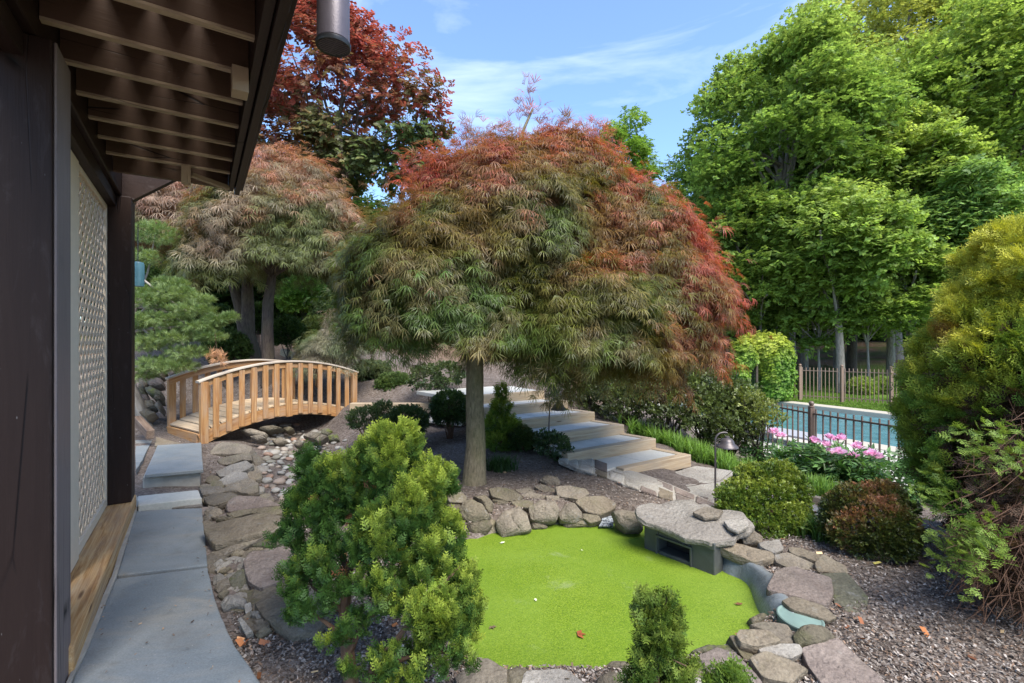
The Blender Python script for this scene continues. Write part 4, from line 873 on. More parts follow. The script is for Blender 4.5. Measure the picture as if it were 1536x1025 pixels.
stone('b', [(385,320),(440,250),(700,195),(790,260),(700,450),(520,520),(430,470)], 'broad pitted slab on the bank left of the cypress', 'stone_purple', .08, z=.06, lean=80, rough=1.3, nb=56)
stone('b', [(270,460),(340,390),(400,370),(430,480),(540,525),(450,590),(310,545)], 'mossy angular stone in front of the broad pitted slab', 'stone_moss', .09, z=.0, lean=60)
stone('b', [(480,640),(560,590),(700,480),(1000,520),(1050,700),(940,860),(750,895),(520,720)], 'large flat slab under the cypress nearest the camera', 'stone_tan', .08, z=.02, lean=82, nb=60)
stone('b', [(205,650),(260,580),(330,570),(400,610),(385,670),(290,665),(230,700)], 'white quartz stone beside the largest bluestone slab', 'stone_light', .08, z=.02, lean=55, dome=True)
stone('b', [(340,760),(365,745),(455,850),(400,880)], 'thin white stone standing on edge in the mulch', 'stone_light', .06, z=.03, lean=65)
stone('b', [(435,700),(500,695),(520,750),(490,770),(440,740)], 'pale small stone against the large flat slab', 'stone_light', .06, z=.01, lean=60, dome=True)
stone('b', [(450,770),(540,760),(540,820),(480,840)], 'small dark stone against the large flat slab', 'stone_grey', .06, z=-.01, lean=55, dome=True)
stone('b', [(470,880),(560,805),(605,840),(510,915)], 'small olive stone in the mulch below the large flat slab', 'stone_olive', .06, z=-.01, lean=65, dome=True)
stone('b', [(390,650),(440,630),(450,690),(400,720)], 'small cube of pale rock near the white quartz stone', 'stone_light', .06, z=.01, lean=60)
cl = [([(145,345),(215,295),(235,320),(180,365)], 'stone_light'), ([(165,385),(230,320),(300,310),(280,350),(190,395)], 'stone_light'), ([(285,360),(330,290),(375,285),(370,330),(320,370)], 'stone_light'), ([(270,265),(340,215),(400,240),(380,270),(300,290)], 'stone_tan'), ([(405,260),(430,215),(540,215),(530,235),(440,255)], 'stone_tan'),
      ([(150,440),(200,405),(260,440),(230,480),(150,500)], 'stone_light'), ([(155,520),(270,455),(280,500),(190,560)], 'stone_grey'), ([(180,580),(250,520),(275,545),(230,620)], 'stone_olive'), ([(255,410),(310,375),(315,400),(280,440)], 'stone_tan'), ([(190,400),(280,355),(290,375),(230,410)], 'stone_olive')]
for poly, mt in cl: stone('b', poly, 'smooth cream cobble wedged between the path and the bank slabs', mt, .06, z=-.005, lean=62, dome=True, name='cobble', cat='cobble', group='cobbles between the path and the bank slabs')
bank_px = [(306,672),(350,668),(392,700),(398,735),(440,770),(430,830),(400,900),(380,940),(345,905),(316,850),(306,762)]
fill = []
for k in range(900):
    px, py = random.uniform(300, 445), random.uniform(665, 940)
    if not inside(bank_px, np.array([px]), np.array([py]))[0] or any(abs(px - a) < 15 and abs(py - b_) < 8 for a, b_ in fill): continue
    fill.append((px, py)); w_ = random.uniform(8, 17) * (py - 512) / 240; h_ = w_ * random.uniform(.4, .7); n_ = random.randint(5, 7); a0 = random.uniform(0, 6)
    poly = [(px + w_ * math.cos(a0 + 6.283 * j / n_) * random.uniform(.75, 1.15), py + h_ * math.sin(a0 + 6.283 * j / n_) * random.uniform(.75, 1.15)) for j in range(n_)]
    stone('p', poly, 'small broken stone packed between the larger slabs of the left bank', random.choice(['stone_grey', 'stone_light', 'stone_olive', 'stone_tan', 'stone_purple']), .07, z=-.02 + random.uniform(-.01, .015), lean=random.uniform(60, 85), yaw=random.uniform(-20, 20), dome=random.random() < .5, name='bank_stone', group='small stones packed in the left bank', nb=28)
# ---- rough stones around and beyond the bridge
under = [('a', [(620,15),(760,-10),(860,10),(700,40)], 7.4), ('a', [(440,30),(540,20),(700,60),(680,90),(560,80)], 7.2), ('a', [(1050,90),(1130,45),(1230,60),(1160,120)], 7.4), ('a', [(1220,25),(1290,10),(1335,45),(1290,80),(1225,70)], 7.9), ('a', [(1160,130),(1230,70),(1290,90),(1200,150)], 7.2), ('a', [(1280,90),(1380,70),(1400,130),(1300,130)], 7.5), ('a', [(960,170),(1020,125),(1050,160),(1010,190)], 7.0), ('a', [(850,15),(930,0),(960,20),(900,45)], 7.8), ('a', [(750,130),(840,100),(920,150),(800,175)], 7.3), ('a', [(540,95),(640,80),(700,110),(600,130)], 7.0)]
for ref, poly, d_ in under: stone(ref, poly, 'angular stone lining the dark creek bed under the bridge', random.choice(['stone_olive', 'stone_grey', 'stone_moss']), .15, d=d_, lean=45, dome=True, name='creek_rock', cat='rock', group='rocks under the bridge')
far = [([(95,290),(150,260),(200,290),(150,345),(100,340)], 'stone_tan'), ([(165,300),(210,265),(290,270),(300,320),(200,330)], 'stone_purple'), ([(150,350),(200,335),(290,380),(290,420),(180,400)], 'stone_moss'), ([(120,500),(160,460),(220,450),(230,500),(160,520)], 'stone_grey'), ([(230,500),(270,460),(290,500),(280,550)], 'stone_grey'), ([(100,560),(180,530),(240,560),(160,600)], 'stone_tan'), ([(80,350),(140,350),(160,400),(90,410)], 'stone_olive'), ([(180,210),(260,190),(330,210),(290,250),(200,240)], 'stone_olive'), ([(90,220),(150,190),(190,230),(120,260)], 'stone_grey'), ([(330,200),(430,165),(540,175),(480,215),(360,235)], 'stone_purple'), ([(100,420),(170,410),(180,450),(110,470)], 'stone_purple'), ([(240,410),(290,420),(290,455),(230,450)], 'stone_olive')]
for poly, mt in far: stone('d', poly, 'rough field stone on the slope between the far porch post and the bridge', mt, .2, d=8.2 - (poly[0][1] - 200) * .0025, lean=45, dome=True, name='field_stone', cat='rock', group='field stones on the slope behind the bridge')
# ---- river pebbles
PB = []
for k in range(6):
    bm_ = bpy.data.meshes.new('river_pebble'); import bmesh as _b
    q = _b.new(); _b.ops.create_icosphere(q, subdivisions=3, radius=1)
    sx, sy, sz = random.uniform(.9, 1.25), random.uniform(.7, .95), random.uniform(.45, .65); of = Vector((k * 7.1, 3, 1))
    for v in q.verts:
        r_ = 1 + .14 * noise.noise(v.co * 1.2 + of) + .05 * noise.noise(v.co * 3 + of); v.co = Vector((v.co.x * sx, v.co.y * sy, v.co.z * sz)) * r_
    for f in q.faces: f.smooth = True
    q.to_mesh(bm_); q.free(); bm_.materials.append(M['pebble']); PB.append(bm_)
creek = [on(x, y, -.12) for x, y in ((384,668),(400,655),(440,650),(480,655),(520,668),(530,700),(510,735),(470,760),(440,765),(415,748),(398,735),(392,705),(398,690))]
cp_ = [(p.x, p.y) for p in creek]; mnx, mxx = min(p[0] for p in cp_), max(p[0] for p in cp_); mny, mxy = min(p[1] for p in cp_), max(p[1] for p in cp_)
placed = []; tries = 0
while len(placed) < 270 and tries < 30000:
    tries += 1; x, y = random.uniform(mnx, mxx), random.uniform(mny, mxy)
    if not inside(cp_, np.array([x]), np.array([y]))[0]: continue
    r = random.choice((.028, .034, .04, .046, .055, .07)) * random.uniform(.9, 1.15)
    if any((x - a) ** 2 + (y - b_) ** 2 < ((r + c_) * .78) ** 2 for a, b_, c_ in placed): continue
    placed.append((x, y, r))
    o = bpy.data.objects.new('river_pebble', random.choice(PB)); C.objects.link(o)
    o.location = (x, y, gz(x, y) + r * .28); o.scale = (r, r, r); o.rotation_euler = (random.uniform(-.3, .3), random.uniform(-.3, .3), random.uniform(0, 6.28))
    tag(o, 'rounded river pebble in the dry creek bed beside the bridge', 'pebble', 'river pebbles in the dry creek bed')
# ---- bark chips and dry leaves
def chips(name, N, gen, zfun, smin, smax, pal, label):
    P = gen(N); x, y = P[:, 0], P[:, 1]; z = zfun(x, y) + RNG.uniform(.002, .016, len(x)); n = len(x)
    a = RNG.uniform(0, 6.283, n); tx = RNG.normal(0, .35, n); ty = RNG.normal(0, .35, n); ln = RNG.uniform(smin, smax, n); wd = ln * RNG.uniform(.25, .7, n)
    V = np.zeros((n, 4, 3)); 
    for k, (u, v) in enumerate(((-.5, -.5), (.5, -.4), (.45, .5), (-.5, .4))):
        lx, ly = u * ln, v * wd; V[:, k, 0] = x + lx * np.cos(a) - ly * np.sin(a); V[:, k, 1] = y + lx * np.sin(a) + ly * np.cos(a); V[:, k, 2] = z + lx * tx + ly * ty
    c = np.array(pal)[RNG.integers(0, len(pal), n)] * RNG.uniform(.6, 1.3, (n, 1))
    me = np_mesh(name, V.reshape(-1, 3), np.arange(4 * n).reshape(n, 4), col=np.repeat(c, 4, 0), smooth=False)
    return tag(link(name, me, None, M['chip']), label, kind='stuff')
SLABS = [o for o in C.objects if o.name.split('.')[0] in ('bluestone_slab',)]
def gen_mulch(N):
    out = []
    while sum(len(a) for a in out) < N:
        n = 20000; Y = 1.35 + RNG.exponential(1.9, n); px = RNG.uniform(250, 1600, n); X = (px - 768) / FX * Y
        ok = (Y < 9.5) & ~inside(POND, X, Y) & (edge_dist(POND, X, Y) > .05)
        lft = on(392, 1025, 0); ok &= ~((X < -1.15 + (2.0 - Y) * .55 - .05) & (Y < 5.3)); ok &= ~inside(cp_, X, Y)
        sx = X - (2.33 + (6.24 - Y) * .85); ok &= ~((Y > 4.6) & (sx > -1.9 + (6.24 - Y) * .3) & (X > .45))
        out.append(np.stack([X[ok], Y[ok]], 1))
    return np.concatenate(out)[:N]
chips('mulch_chips', 120000, gen_mulch, ground, .006, .020, [(.13, .098, .078), (.18, .145, .12), (.22, .183, .152), (.27, .23, .197), (.10, .075, .06), (.31, .27, .235), (.19, .125, .085)], 'shredded brown bark mulch covering the garden beds')
def gen_path(N):
    px = RNG.uniform(150, 320, N * 6); py = RNG.uniform(740, 1024, N * 6); Y = FX * CZ / (py - 512.5); X = (px - 768) / FX * Y; keep = RNG.random(N * 6) < np.where((px > 285 + (py - 760) * .12) | (px < 215 - (py - 760) * .3), .6, .08)
    return np.stack([X[keep], Y[keep]], 1)[:N]
chips('path_debris', 170, gen_path, lambda x, y: 0 * x + .002, .006, .016, [(.18, .14, .11), (.25, .2, .15), (.12, .09, .07), (.3, .2, .12)], 'bits of bark and grit strewn on the bluestone path')
chips('leaf_litter', 320, gen_mulch, lambda x, y: ground(x, y) + .012, .03, .055, [(.34, .13, .05), (.40, .20, .09), (.25, .10, .05), (.42, .36, .10), (.5, .36, .2)], 'dry fallen leaves scattered over the mulch')
# ================================================================ foliage engine
def nrmz(a): return a / np.maximum(np.linalg.norm(a, axis=-1, keepdims=True), 1e-9)
def T_join(parts):
    V = []; Qd = []; U = []; n = 0
    for v, q, u in parts: V.append(v); Qd.append(q + n); U.append(u); n += len(v)
    return np.concatenate(V), np.concatenate(Qd), np.concatenate(U)
def blade(o, d, L, w, droop=.0, nz=(0, 0, 1), u0=0.0, u1=1.0, fold=.0, mid=.4):
    """one leaf lobe: a quad from o along d"""
    o = np.array(o, float); d = nrmz(np.array(d, float)); nz = np.array(nz, float); s = nrmz(np.cross(nz, d))
    m_ = o + d * L * mid + nz * (fold * L)
    t = o + d * L - np.array((0, 0, 1.0)) * droop * L
    return np.stack([o, m_ - s * w / 2, t, m_ + s * w / 2]), np.array([[0, 1, 2, 3]]), np.array([u0, (u0 + u1) / 2, u1, (u0 + u1) / 2])
def T_lace(k=5, w=.05, ang=44, seed=0):
    """thread leaf: k long narrow lobes that arch over and hang"""
    r = np.random.default_rng(seed); V = []; Qd = []; U = []; n = 0
    for i in range(k):
        a = R(-ang + 2 * ang * i / (k - 1)) + r.normal(0, .08); L_ = .55 + .45 * math.cos(a * 1.2) + r.uniform(-.08, .08); d = np.array((math.cos(a), math.sin(a), 0)); s_ = np.array((-math.sin(a), math.cos(a), 0)); dz = r.uniform(.22, .42)
        for t, h, ww in ((0, 0, .25), (.38, .07, 1.0), (.72, -.04, .8), (1.0, -dz, .05)):
            p = d * (L_ * t) + np.array((0, 0, h * L_)); V += [p - s_ * w * ww / 2, p + s_ * w * ww / 2]; U += [t, t]
        for j in range(3): Qd.append([n + 2 * j, n + 2 * j + 1, n + 2 * j + 3, n + 2 * j + 2])
        n += 8
    return np.array(V), np.array(Qd), np.array(U)
def T_sprig(n, L=.4, w=.24, spread=1.0, seed=0, flat=.35):
    r = np.random.default_rng(seed); P = []
    for i in range(n):
        t = (i + .5) / n; a = (1 if i % 2 else -1) * r.uniform(.4, 1.25) * spread
        o = (t * .75, r.uniform(-.05, .05), r.uniform(-.04, .04)); d = (math.cos(a), math.sin(a), r.uniform(-flat, flat))
        nn = nrmz(np.array((r.normal(0, .35), r.normal(0, .35), 1.0)))
        P.append(blade(o, d, L * r.uniform(.75, 1.15), w * r.uniform(.8, 1.2), droop=.12, nz=nn, u0=t * .6, u1=min(1, t + .4), mid=.45))
    return T_join(P)
def T_fan(nb=5, sub=4, w=.045, curl=.25, seed=0):
    """flattened conifer spray: a midrib with paired side shoots that carry scale leaf tips"""
    r = np.random.default_rng(seed); P = [blade((0, 0, 0), (1, 0, 0), .98, w * .9, nz=(0, 0, 1), u0=0, u1=1)]
    for i in range(nb):
        t = .12 + .74 * i / (nb - 1)
        for sg in (-1, 1):
            a = sg * R(r.uniform(38, 56)); L_ = (.52 - .34 * t) * r.uniform(.85, 1.15); o = np.array((t, 0, 0)); d = np.array((math.cos(a), math.sin(a), curl * r.uniform(.2, 1.0)))
            P.append(blade(o, d, L_, w, nz=(0, 0, 1), u0=t * .7, u1=min(1, t * .7 + .45)))
            for j in range(sub):
                s = .3 + .6 * j / max(sub - 1, 1); q = o + nrmz(d) * L_ * s; b_ = a + (R(40) if (j % 2) == 0 else -R(40)); L2 = L_ * .42 * (1.1 - s * .5)
                P.append(blade(q, (math.cos(b_), math.sin(b_), curl * r.uniform(.2, 1.3)), L2, w * .85, nz=(0, 0, 1), u0=t * .7 + .2, u1=min(1, t * .7 + .55)))
    return T_join(P)
def T_tuft(n=14, L=1.0, w=.03, cone=.9, seed=0):
    r = np.random.default_rng(seed); P = []
    for i in range(n):
        a = i * 2.4; q = cone * math.sqrt((i + .5) / n); d = (1.0, q * math.cos(a), q * math.sin(a)); o = (r.uniform(-.5, .2), 0, 0)
        P.append(blade(o, d, L * r.uniform(.7, 1.0), w, nz=(.1, .3, 1), u0=.2, u1=1))
    return T_join(P)
def T_grass(n=7, seg=4, w=.03, seed=0):
    r = np.random.default_rng(seed); V = []; Qd = []; U = []; k = 0
    for i in range(n):
        az = r.uniform(0, 6.28); lean = r.uniform(.2, 1.0); L_ = r.uniform(.7, 1.1); base = np.array((r.uniform(-.12, .12), r.uniform(-.12, .12), 0)); h = np.array((math.cos(az), math.sin(az), 0)); sd = np.array((-math.sin(az), math.cos(az), 0))
        for s in range(seg + 1):
            t = s / seg; p = base + h * (lean * L_ * t * t * .75) + np.array((0, 0, L_ * (t - .42 * lean * t * t))); ww = w * (1 - t ** 2 * .93)
            V += [p - sd * ww / 2, p + sd * ww / 2]; U += [t, t]
            if s: Qd.append([k + 2 * s - 2, k + 2 * s - 1, k + 2 * s + 1, k + 2 * s])
        k += 2 * (seg + 1)
    return np.array(V), np.array(Qd), np.array(U)
def place(name, parent, mat, T, pos, dirn, nrm, size, c0, c1, kind=None):
    """copies of a leaf template joined into ONE crown mesh"""
    V, Qd, U = T; n = len(pos); d = nrmz(dirn); s = nrmz(np.cross(nrm, d)); nn = np.cross(d, s); size = np.asarray(size).reshape(-1, 1, 1)
    W_ = pos[:, None, :] + size * (V[None, :, 0, None] * d[:, None, :] + V[None, :, 1, None] * s[:, None, :] + V[None, :, 2, None] * nn[:, None, :])
    F = (Qd[None] + (np.arange(n) * len(V))[:, None, None]).reshape(-1, 4)
    c0 = np.broadcast_to(c0, (n, 3)); c1 = np.broadcast_to(c1, (n, 3)); col = c0[:, None] * (1 - U[None, :, None]) + c1[:, None] * U[None, :, None]
    W_ = W_.reshape(-1, 3)
    if parent is not None: W_ = W_ - np.array(parent.location)[None]
    me = np_mesh(name, W_, F, col=np.clip(col.reshape(-1, 3), 0, 1), smooth=False)
    o = link(name, me, parent, mat)
    if kind: o['kind'] = kind
    return o
def shell(lobes, N, thick=.12, lo=-1.0, rng=RNG, hide=.72, wts=None):
    """points in the outer layer of a union of ellipsoids; lobes: (cx, cy, cz, rx, ry, rz)"""
    Lb = np.array(lobes, float); a = (Lb[:, 3] * Lb[:, 5]) ** 1.0 if wts is None else np.array(wts, float); a = a / a.sum(); P = []; Nn = []; got = 0
    while got < N:
        n = N; k = rng.choice(len(Lb), n, p=a); v = nrmz(rng.normal(size=(n, 3))); f = 1 - np.abs(rng.normal(0, thick, n)); f = np.clip(f, .05, 1)
        ok = v[:, 2] > lo; q = Lb[k, :3] + v * Lb[k, 3:] * f[:, None]; nr = nrmz(v / Lb[k, 3:])
        for j in range(len(Lb)):
            e = np.sqrt((((q - Lb[j, :3]) / Lb[j, 3:]) ** 2).sum(1)); ok &= (e > hide) | (k == j)
        P.append(q[ok]); Nn.append(nr[ok]); got += ok.sum()
    return np.concatenate(P)[:N], np.concatenate(Nn)[:N]
def nz3(P, f, seed=0.0): return np.array([noise.noise((p[0] * f + seed, p[1] * f, p[2] * f)) for p in P])
def mixc(a, b, t): t = np.clip(np.asarray(t), 0, 1)[:, None]; return np.asarray(a) * (1 - t) + np.asarray(b) * t
def jit(c, n, s=.15): return np.asarray(c) * RNG.uniform(1 - s, 1 + s, (n, 1))
def limb(b, p, q, r0, r1, sag=.1, seg=7, n=9, wob=.05):
    p = Vector(p); q = Vector(q); L_ = (q - p).length; P = []; s = random.uniform(0, 99)
    for i in range(seg + 1):
        t = i / seg; P.append(p.lerp(q, t) + Vector((noise.noise((t * 2.2, s, 0)), noise.noise((t * 2.2, 0, s)), noise.noise((0, t * 2.2, s)))) * wob * L_ * math.sin(math.pi * min(t, .9)) + UP * (sag * L_ * math.sin(math.pi * t)))
    b.tube(P, [r0 + (r1 - r0) * (i / seg) for i in range(seg + 1)], n); return P
def lob(px, py, Y, rx, ry, rz): p = at(px, py, Y); return (p.x, p.y, p.z, rx, ry, rz)

# ================================================================ laceleaf maples
TL = [T_lace(5, .052, 44, 1), T_lace(6, .05, 52, 2), T_lace(4, .05, 36, 3)]
def lace_tree(name, label, base, lobes, N, size, colf, trunk=None, trunks=None, cat='tree', tiers=420, group=None, bark='bark', topr=None, tier_len=.42, inner=.25):
    t = thing(name, base, label, cat, group)
    if trunks:
        for nm, P_, rad, tg in trunks:
            b = MB(); b.tube(P_, rad, 14)
            o = b.build('trunk', M[bark], t, smooth=True)
            b = MB()
            for q in tg: limb(b, P_[-1], q, rad[-1] * .55, .012, .12)
            b.build('branches', M[bark], t, smooth=True)
    # branchlets cascading outwards from the crown surface
    tp, tn = shell(lobes, tiers, .10, lo=-.55)
    per = int(N * (1 - inner) / tiers); n = per * tiers
    k = np.repeat(np.arange(tiers), per); out = tn.copy(); out[:, 2] *= .35; out = nrmz(out + RNG.normal(0, .35, out.shape) * [1, 1, .3])
    L_ = tier_len * RNG.uniform(.6, 1.3, tiers); s = RNG.uniform(-.5, 1, n); sd = np.cross(out, (0, 0, 1)); sd = nrmz(sd)
    wv_ = RNG.normal(0, 1, n) * (1 - .45 * np.abs(s)) * .5
    pos = tp[k] + out[k] * (s * L_[k])[:, None] * .55 + sd[k] * (wv_ * L_[k])[:, None] - np.array((0, 0, 1.0)) * ((np.clip(s, 0, 1) ** 1.6) * L_[k] * .62)[:, None] + RNG.normal(0, .022, (n, 3))
    dirn = out[k] * 1.0 + sd[k] * (wv_ * .9)[:, None] + RNG.normal(0, .35, (n, 3)) + np.array((0, 0, -.75)) * (.55 + np.clip(s, 0, 1))[:, None]
    nrm = np.array((0, 0, 1.0)) * .8 + tn[k] * .7 + RNG.normal(0, .28, (n, 3))
    ip, inn_n = shell(lobes, int(N * inner), .30, lo=-.75); pos = np.concatenate([pos, ip]); dirn = np.concatenate([dirn, inn_n * [1, 1, .3] + RNG.normal(0, .5, ip.shape) + np.array((0, 0, -.6))]); nrm = np.concatenate([nrm, inn_n * .5 + np.array((0, 0, .8)) + RNG.normal(0, .3, ip.shape)])
    if topr is not None:
        pos = np.concatenate([pos, topr[0]]); dirn = np.concatenate([dirn, topr[1]]); nrm = np.concatenate([nrm, RNG.normal(0, .4, topr[0].shape) + np.array((0, -.3, .8))])
    dirn[:, 2] = np.where(pos[:, 2] > 1e9, 0, dirn[:, 2])
    sz = size * RNG.uniform(.7, 1.2, len(pos)); c0, c1 = colf(pos)
    h = len(pos) // 2
    idx = RNG.permutation(len(pos))
    place('crown', t, M['lace'], TL[0], pos, dirn, nrm, sz, c0, c1)
    return t
GREEN = np.array((.062, .125, .022)); OLIVE = np.array((.125, .125, .02)); BRONZE = np.array((.175, .09, .03)); RED = np.array((.34, .055, .045)); PURP = np.array((.20, .135, .085))
def main_cols(P):
    px, py = proj(P); n1 = nz3(P, 1.5, 3); n2 = nz3(P, 3.7, 9)
    z = P[:, 2]; x = P[:, 0]
    top = (z - 2.45) / .9 + n1 * .9 ; right = (x - .8) / .9 + n1 * .8
    c = mixc(GREEN, OLIVE, -.05 + (x + .9) / 1.6 * .5 + n1 * .9 + (z - 1.6) * .22)
    c = mixc(c, BRONZE, np.clip(top * .6, 0, .75)); c = mixc(c, BRONZE, np.clip(right * .5, 0, .65))
    redm = np.clip((z - 2.85) * 1.0 + n2 * 1.7 - .35 + RNG.normal(0, .28, len(z)), 0, 1) * .75; c = mixc(c, RED, redm)
    redr = np.clip((x - 1.65) * 1.3 + (z - 2.0) * .6 + n2 * 1.5 + .12 + RNG.normal(0, .3, len(z)), 0, 1) * .75; c = mixc(c, RED, redr)
    patch = np.exp(-((px - 905) / 45) ** 2 - ((py - 392) / 24) ** 2) + 1.5 * np.exp(-((px - 625) / 70) ** 2 - ((py - 258) / 38) ** 2) ; c = mixc(c, RED, np.clip(patch * .5 + n2 * .3 * patch + RNG.normal(0, .2, len(z)) * patch, 0, .9))
    c = mixc(c, PURP, np.clip(n2 * 1.3 - .05, 0, .4)); c = c * RNG.uniform(.65, 1.5, (len(P), 1))
    return c, mixc(c, c * [1.4, 1.0, .95] + .02, np.full(len(P), .9))
lobes = [lob(675, 425, 5.0, .93, 1.0, .90), lob(768, 352, 5.3, .98, 1.05, .92), lob(888, 478, 4.62, .58, .55, .56), lob(968, 455, 5.5, .78, .9, .96), lob(905, 370, 5.7, .92, .95, .82), lob(602, 452, 5.0, .44, .55, .68), lob(800, 470, 5.5, .8, .8, .75), lob(715, 292, 5.4, .58, .65, .38), lob(822, 268, 5.5, .66, .7, .48), lob(920, 520, 5.3, .58, .6, .45)]
tb = on(712, 726, .03)
P_ = [tb + Vector((0, 0, -.12)), tb + Vector((-.005, 0, .06)), tb + Vector((.012, .0, .4)), tb + Vector((.0, .01, .8)), tb + Vector((.0, .03, 1.25)), tb + Vector((.03, .06, 1.6))]
top = []; td = []
for px, py, Y in ((795,130,5.3),(788,150,5.3),(800,172,5.3),(815,180,5.3),(845,188,5.3),(700,190,5.3),(695,215,5.3),(650,232,5.2),(775,180,5.3),(755,195,5.3),(870,200,5.4),(900,205,5.5),(895,198,5.5),(920,240,5.5),(612,250,5.1),(740,205,5.3),(720,210,5.3),(830,195,5.3),(960,270,5.6),(850,205,5.4)):
    c = np.array(at(px, py, Y)); n = (9 if py < 185 else 26); p = c + RNG.normal(0, 1, (n, 3)) * [.075, .10, .05]; top.append(p); td.append(nrmz(RNG.normal(0, .4, (n, 3)) + np.array((.1, 0, .75))))
top = (np.concatenate(top), np.concatenate(td))
main = lace_tree('laceleaf_maple', 'large weeping laceleaf maple with a broad green, bronze and red crown behind the pond', tb, lobes, 120000, .118, main_cols,
    trunks=[('t', P_, [.15, .124, .103, .094, .09, .08], [at(px, py, Y) for px, py, Y in ((600,400,4.9),(680,330,4.7),(760,280,5.2),(850,330,5.4),(960,400,5.6),(880,470,4.8),(720,420,4.4),(560,440,5.0),(800,250,5.6),(1030,440,5.6),(800,165,5.3),(700,215,5.3),(895,215,5.5))])], tiers=820, topr=top)
def left_cols(P):
    n1 = nz3(P, 1.1, 5); n2 = nz3(P, 2.6, 1); z = P[:, 2]
    c = mixc((.12, .14, .04), (.25, .17, .12), .02 + (z - 3.3) / 1.6 + n1); c = mixc(c, (.42, .16, .11), np.clip((z - 4.2) * .6 + n2 * 1.4, 0, .65)); c = mixc(c, (.36, .27, .20), np.clip(n1 * 1.2, 0, .45)); c = c * RNG.uniform(.7, 1.3, (len(P), 1)); return c, c * 1.15 + .015
b1 = at(403, 556, 9.4); b2 = at(378, 530, 10.3)
lace_tree('laceleaf_maple', 'purple bronze laceleaf maple with a straight single trunk just behind the bridge', b1, [lob(405, 345, 9.4, 1.35, 1.3, 1.05), lob(470, 350, 9.4, 1.0, 1.0, .9), lob(415, 285, 9.7, 1.1, 1.1, .75), lob(350, 380, 9.3, .75, .9, .65)], 15000, .19, left_cols,
    trunks=[('t', [b1 - UP * .3, b1, at(401, 500, 9.4), at(402, 455, 9.4), at(408, 415, 9.5)], [.15, .125, .108, .10, .08], [at(px, py, 9.5) for px, py in ((340,370),(470,360),(420,290),(370,310),(500,350),(480,395))])], tiers=260, tier_len=.6, bark='barkd')
lace_tree('laceleaf_maple', 'pinkish laceleaf maple with forked leaning dark trunks at the far left', b2, [lob(265, 330, 10.6, 1.5, 1.4, .85), lob(345, 290, 10.8, 1.2, 1.2, .8), lob(225, 305, 10.3, .9, 1.0, .7), lob(300, 300, 10.6, 1.3, 1.2, .8)], 11000, .21, left_cols,
    trunks=[('t', [b2 - UP * .3, b2, at(368, 495, 10.3), at(360, 460, 10.4), at(350, 425, 10.5), at(338, 390, 10.5)], [.22, .18, .15, .12, .10, .08], [at(px, py, 10.6) for px, py in ((240,330),(300,300),(350,290))]), ('t', [at(371, 500, 10.3), at(372, 465, 10.3), at(371, 430, 10.4), at(375, 395, 10.4)], [.15, .13, .11, .09], [at(px, py, 10.4) for px, py in ((420,330),(360,300))])], tiers=200, tier_len=.65, bark='barkd')
def mound_cols(P):
    n1 = nz3(P, 2.2, 5); c = mixc((.11, .15, .06), (.26, .20, .16), .30 + n1 + (P[:, 2] - 1.1) * .5); c = c * RNG.uniform(.75, 1.3, (len(P), 1)); return c, c * 1.25 + .03
b3 = at(505, 580, 8.9); b3.z = gz(b3.x, b3.y)
lace_tree('weeping_maple_shrub', 'low greyish weeping laceleaf maple spilling over the far end of the bridge', b3, [lob(494, 526, 8.95, .46, .5, .42), lob(520, 500, 9.1, .46, .5, .46), lob(472, 540, 8.9, .26, .3, .24)], 4200, .15, mound_cols, trunks=[('t', [b3 - UP * .1, b3 + UP * .4, b3 + UP * .9], [.06, .05, .03], [at(480, 530, 8.7), at(520, 500, 9)])], tiers=90, tier_len=.28, bark='barkd', cat='shrub')

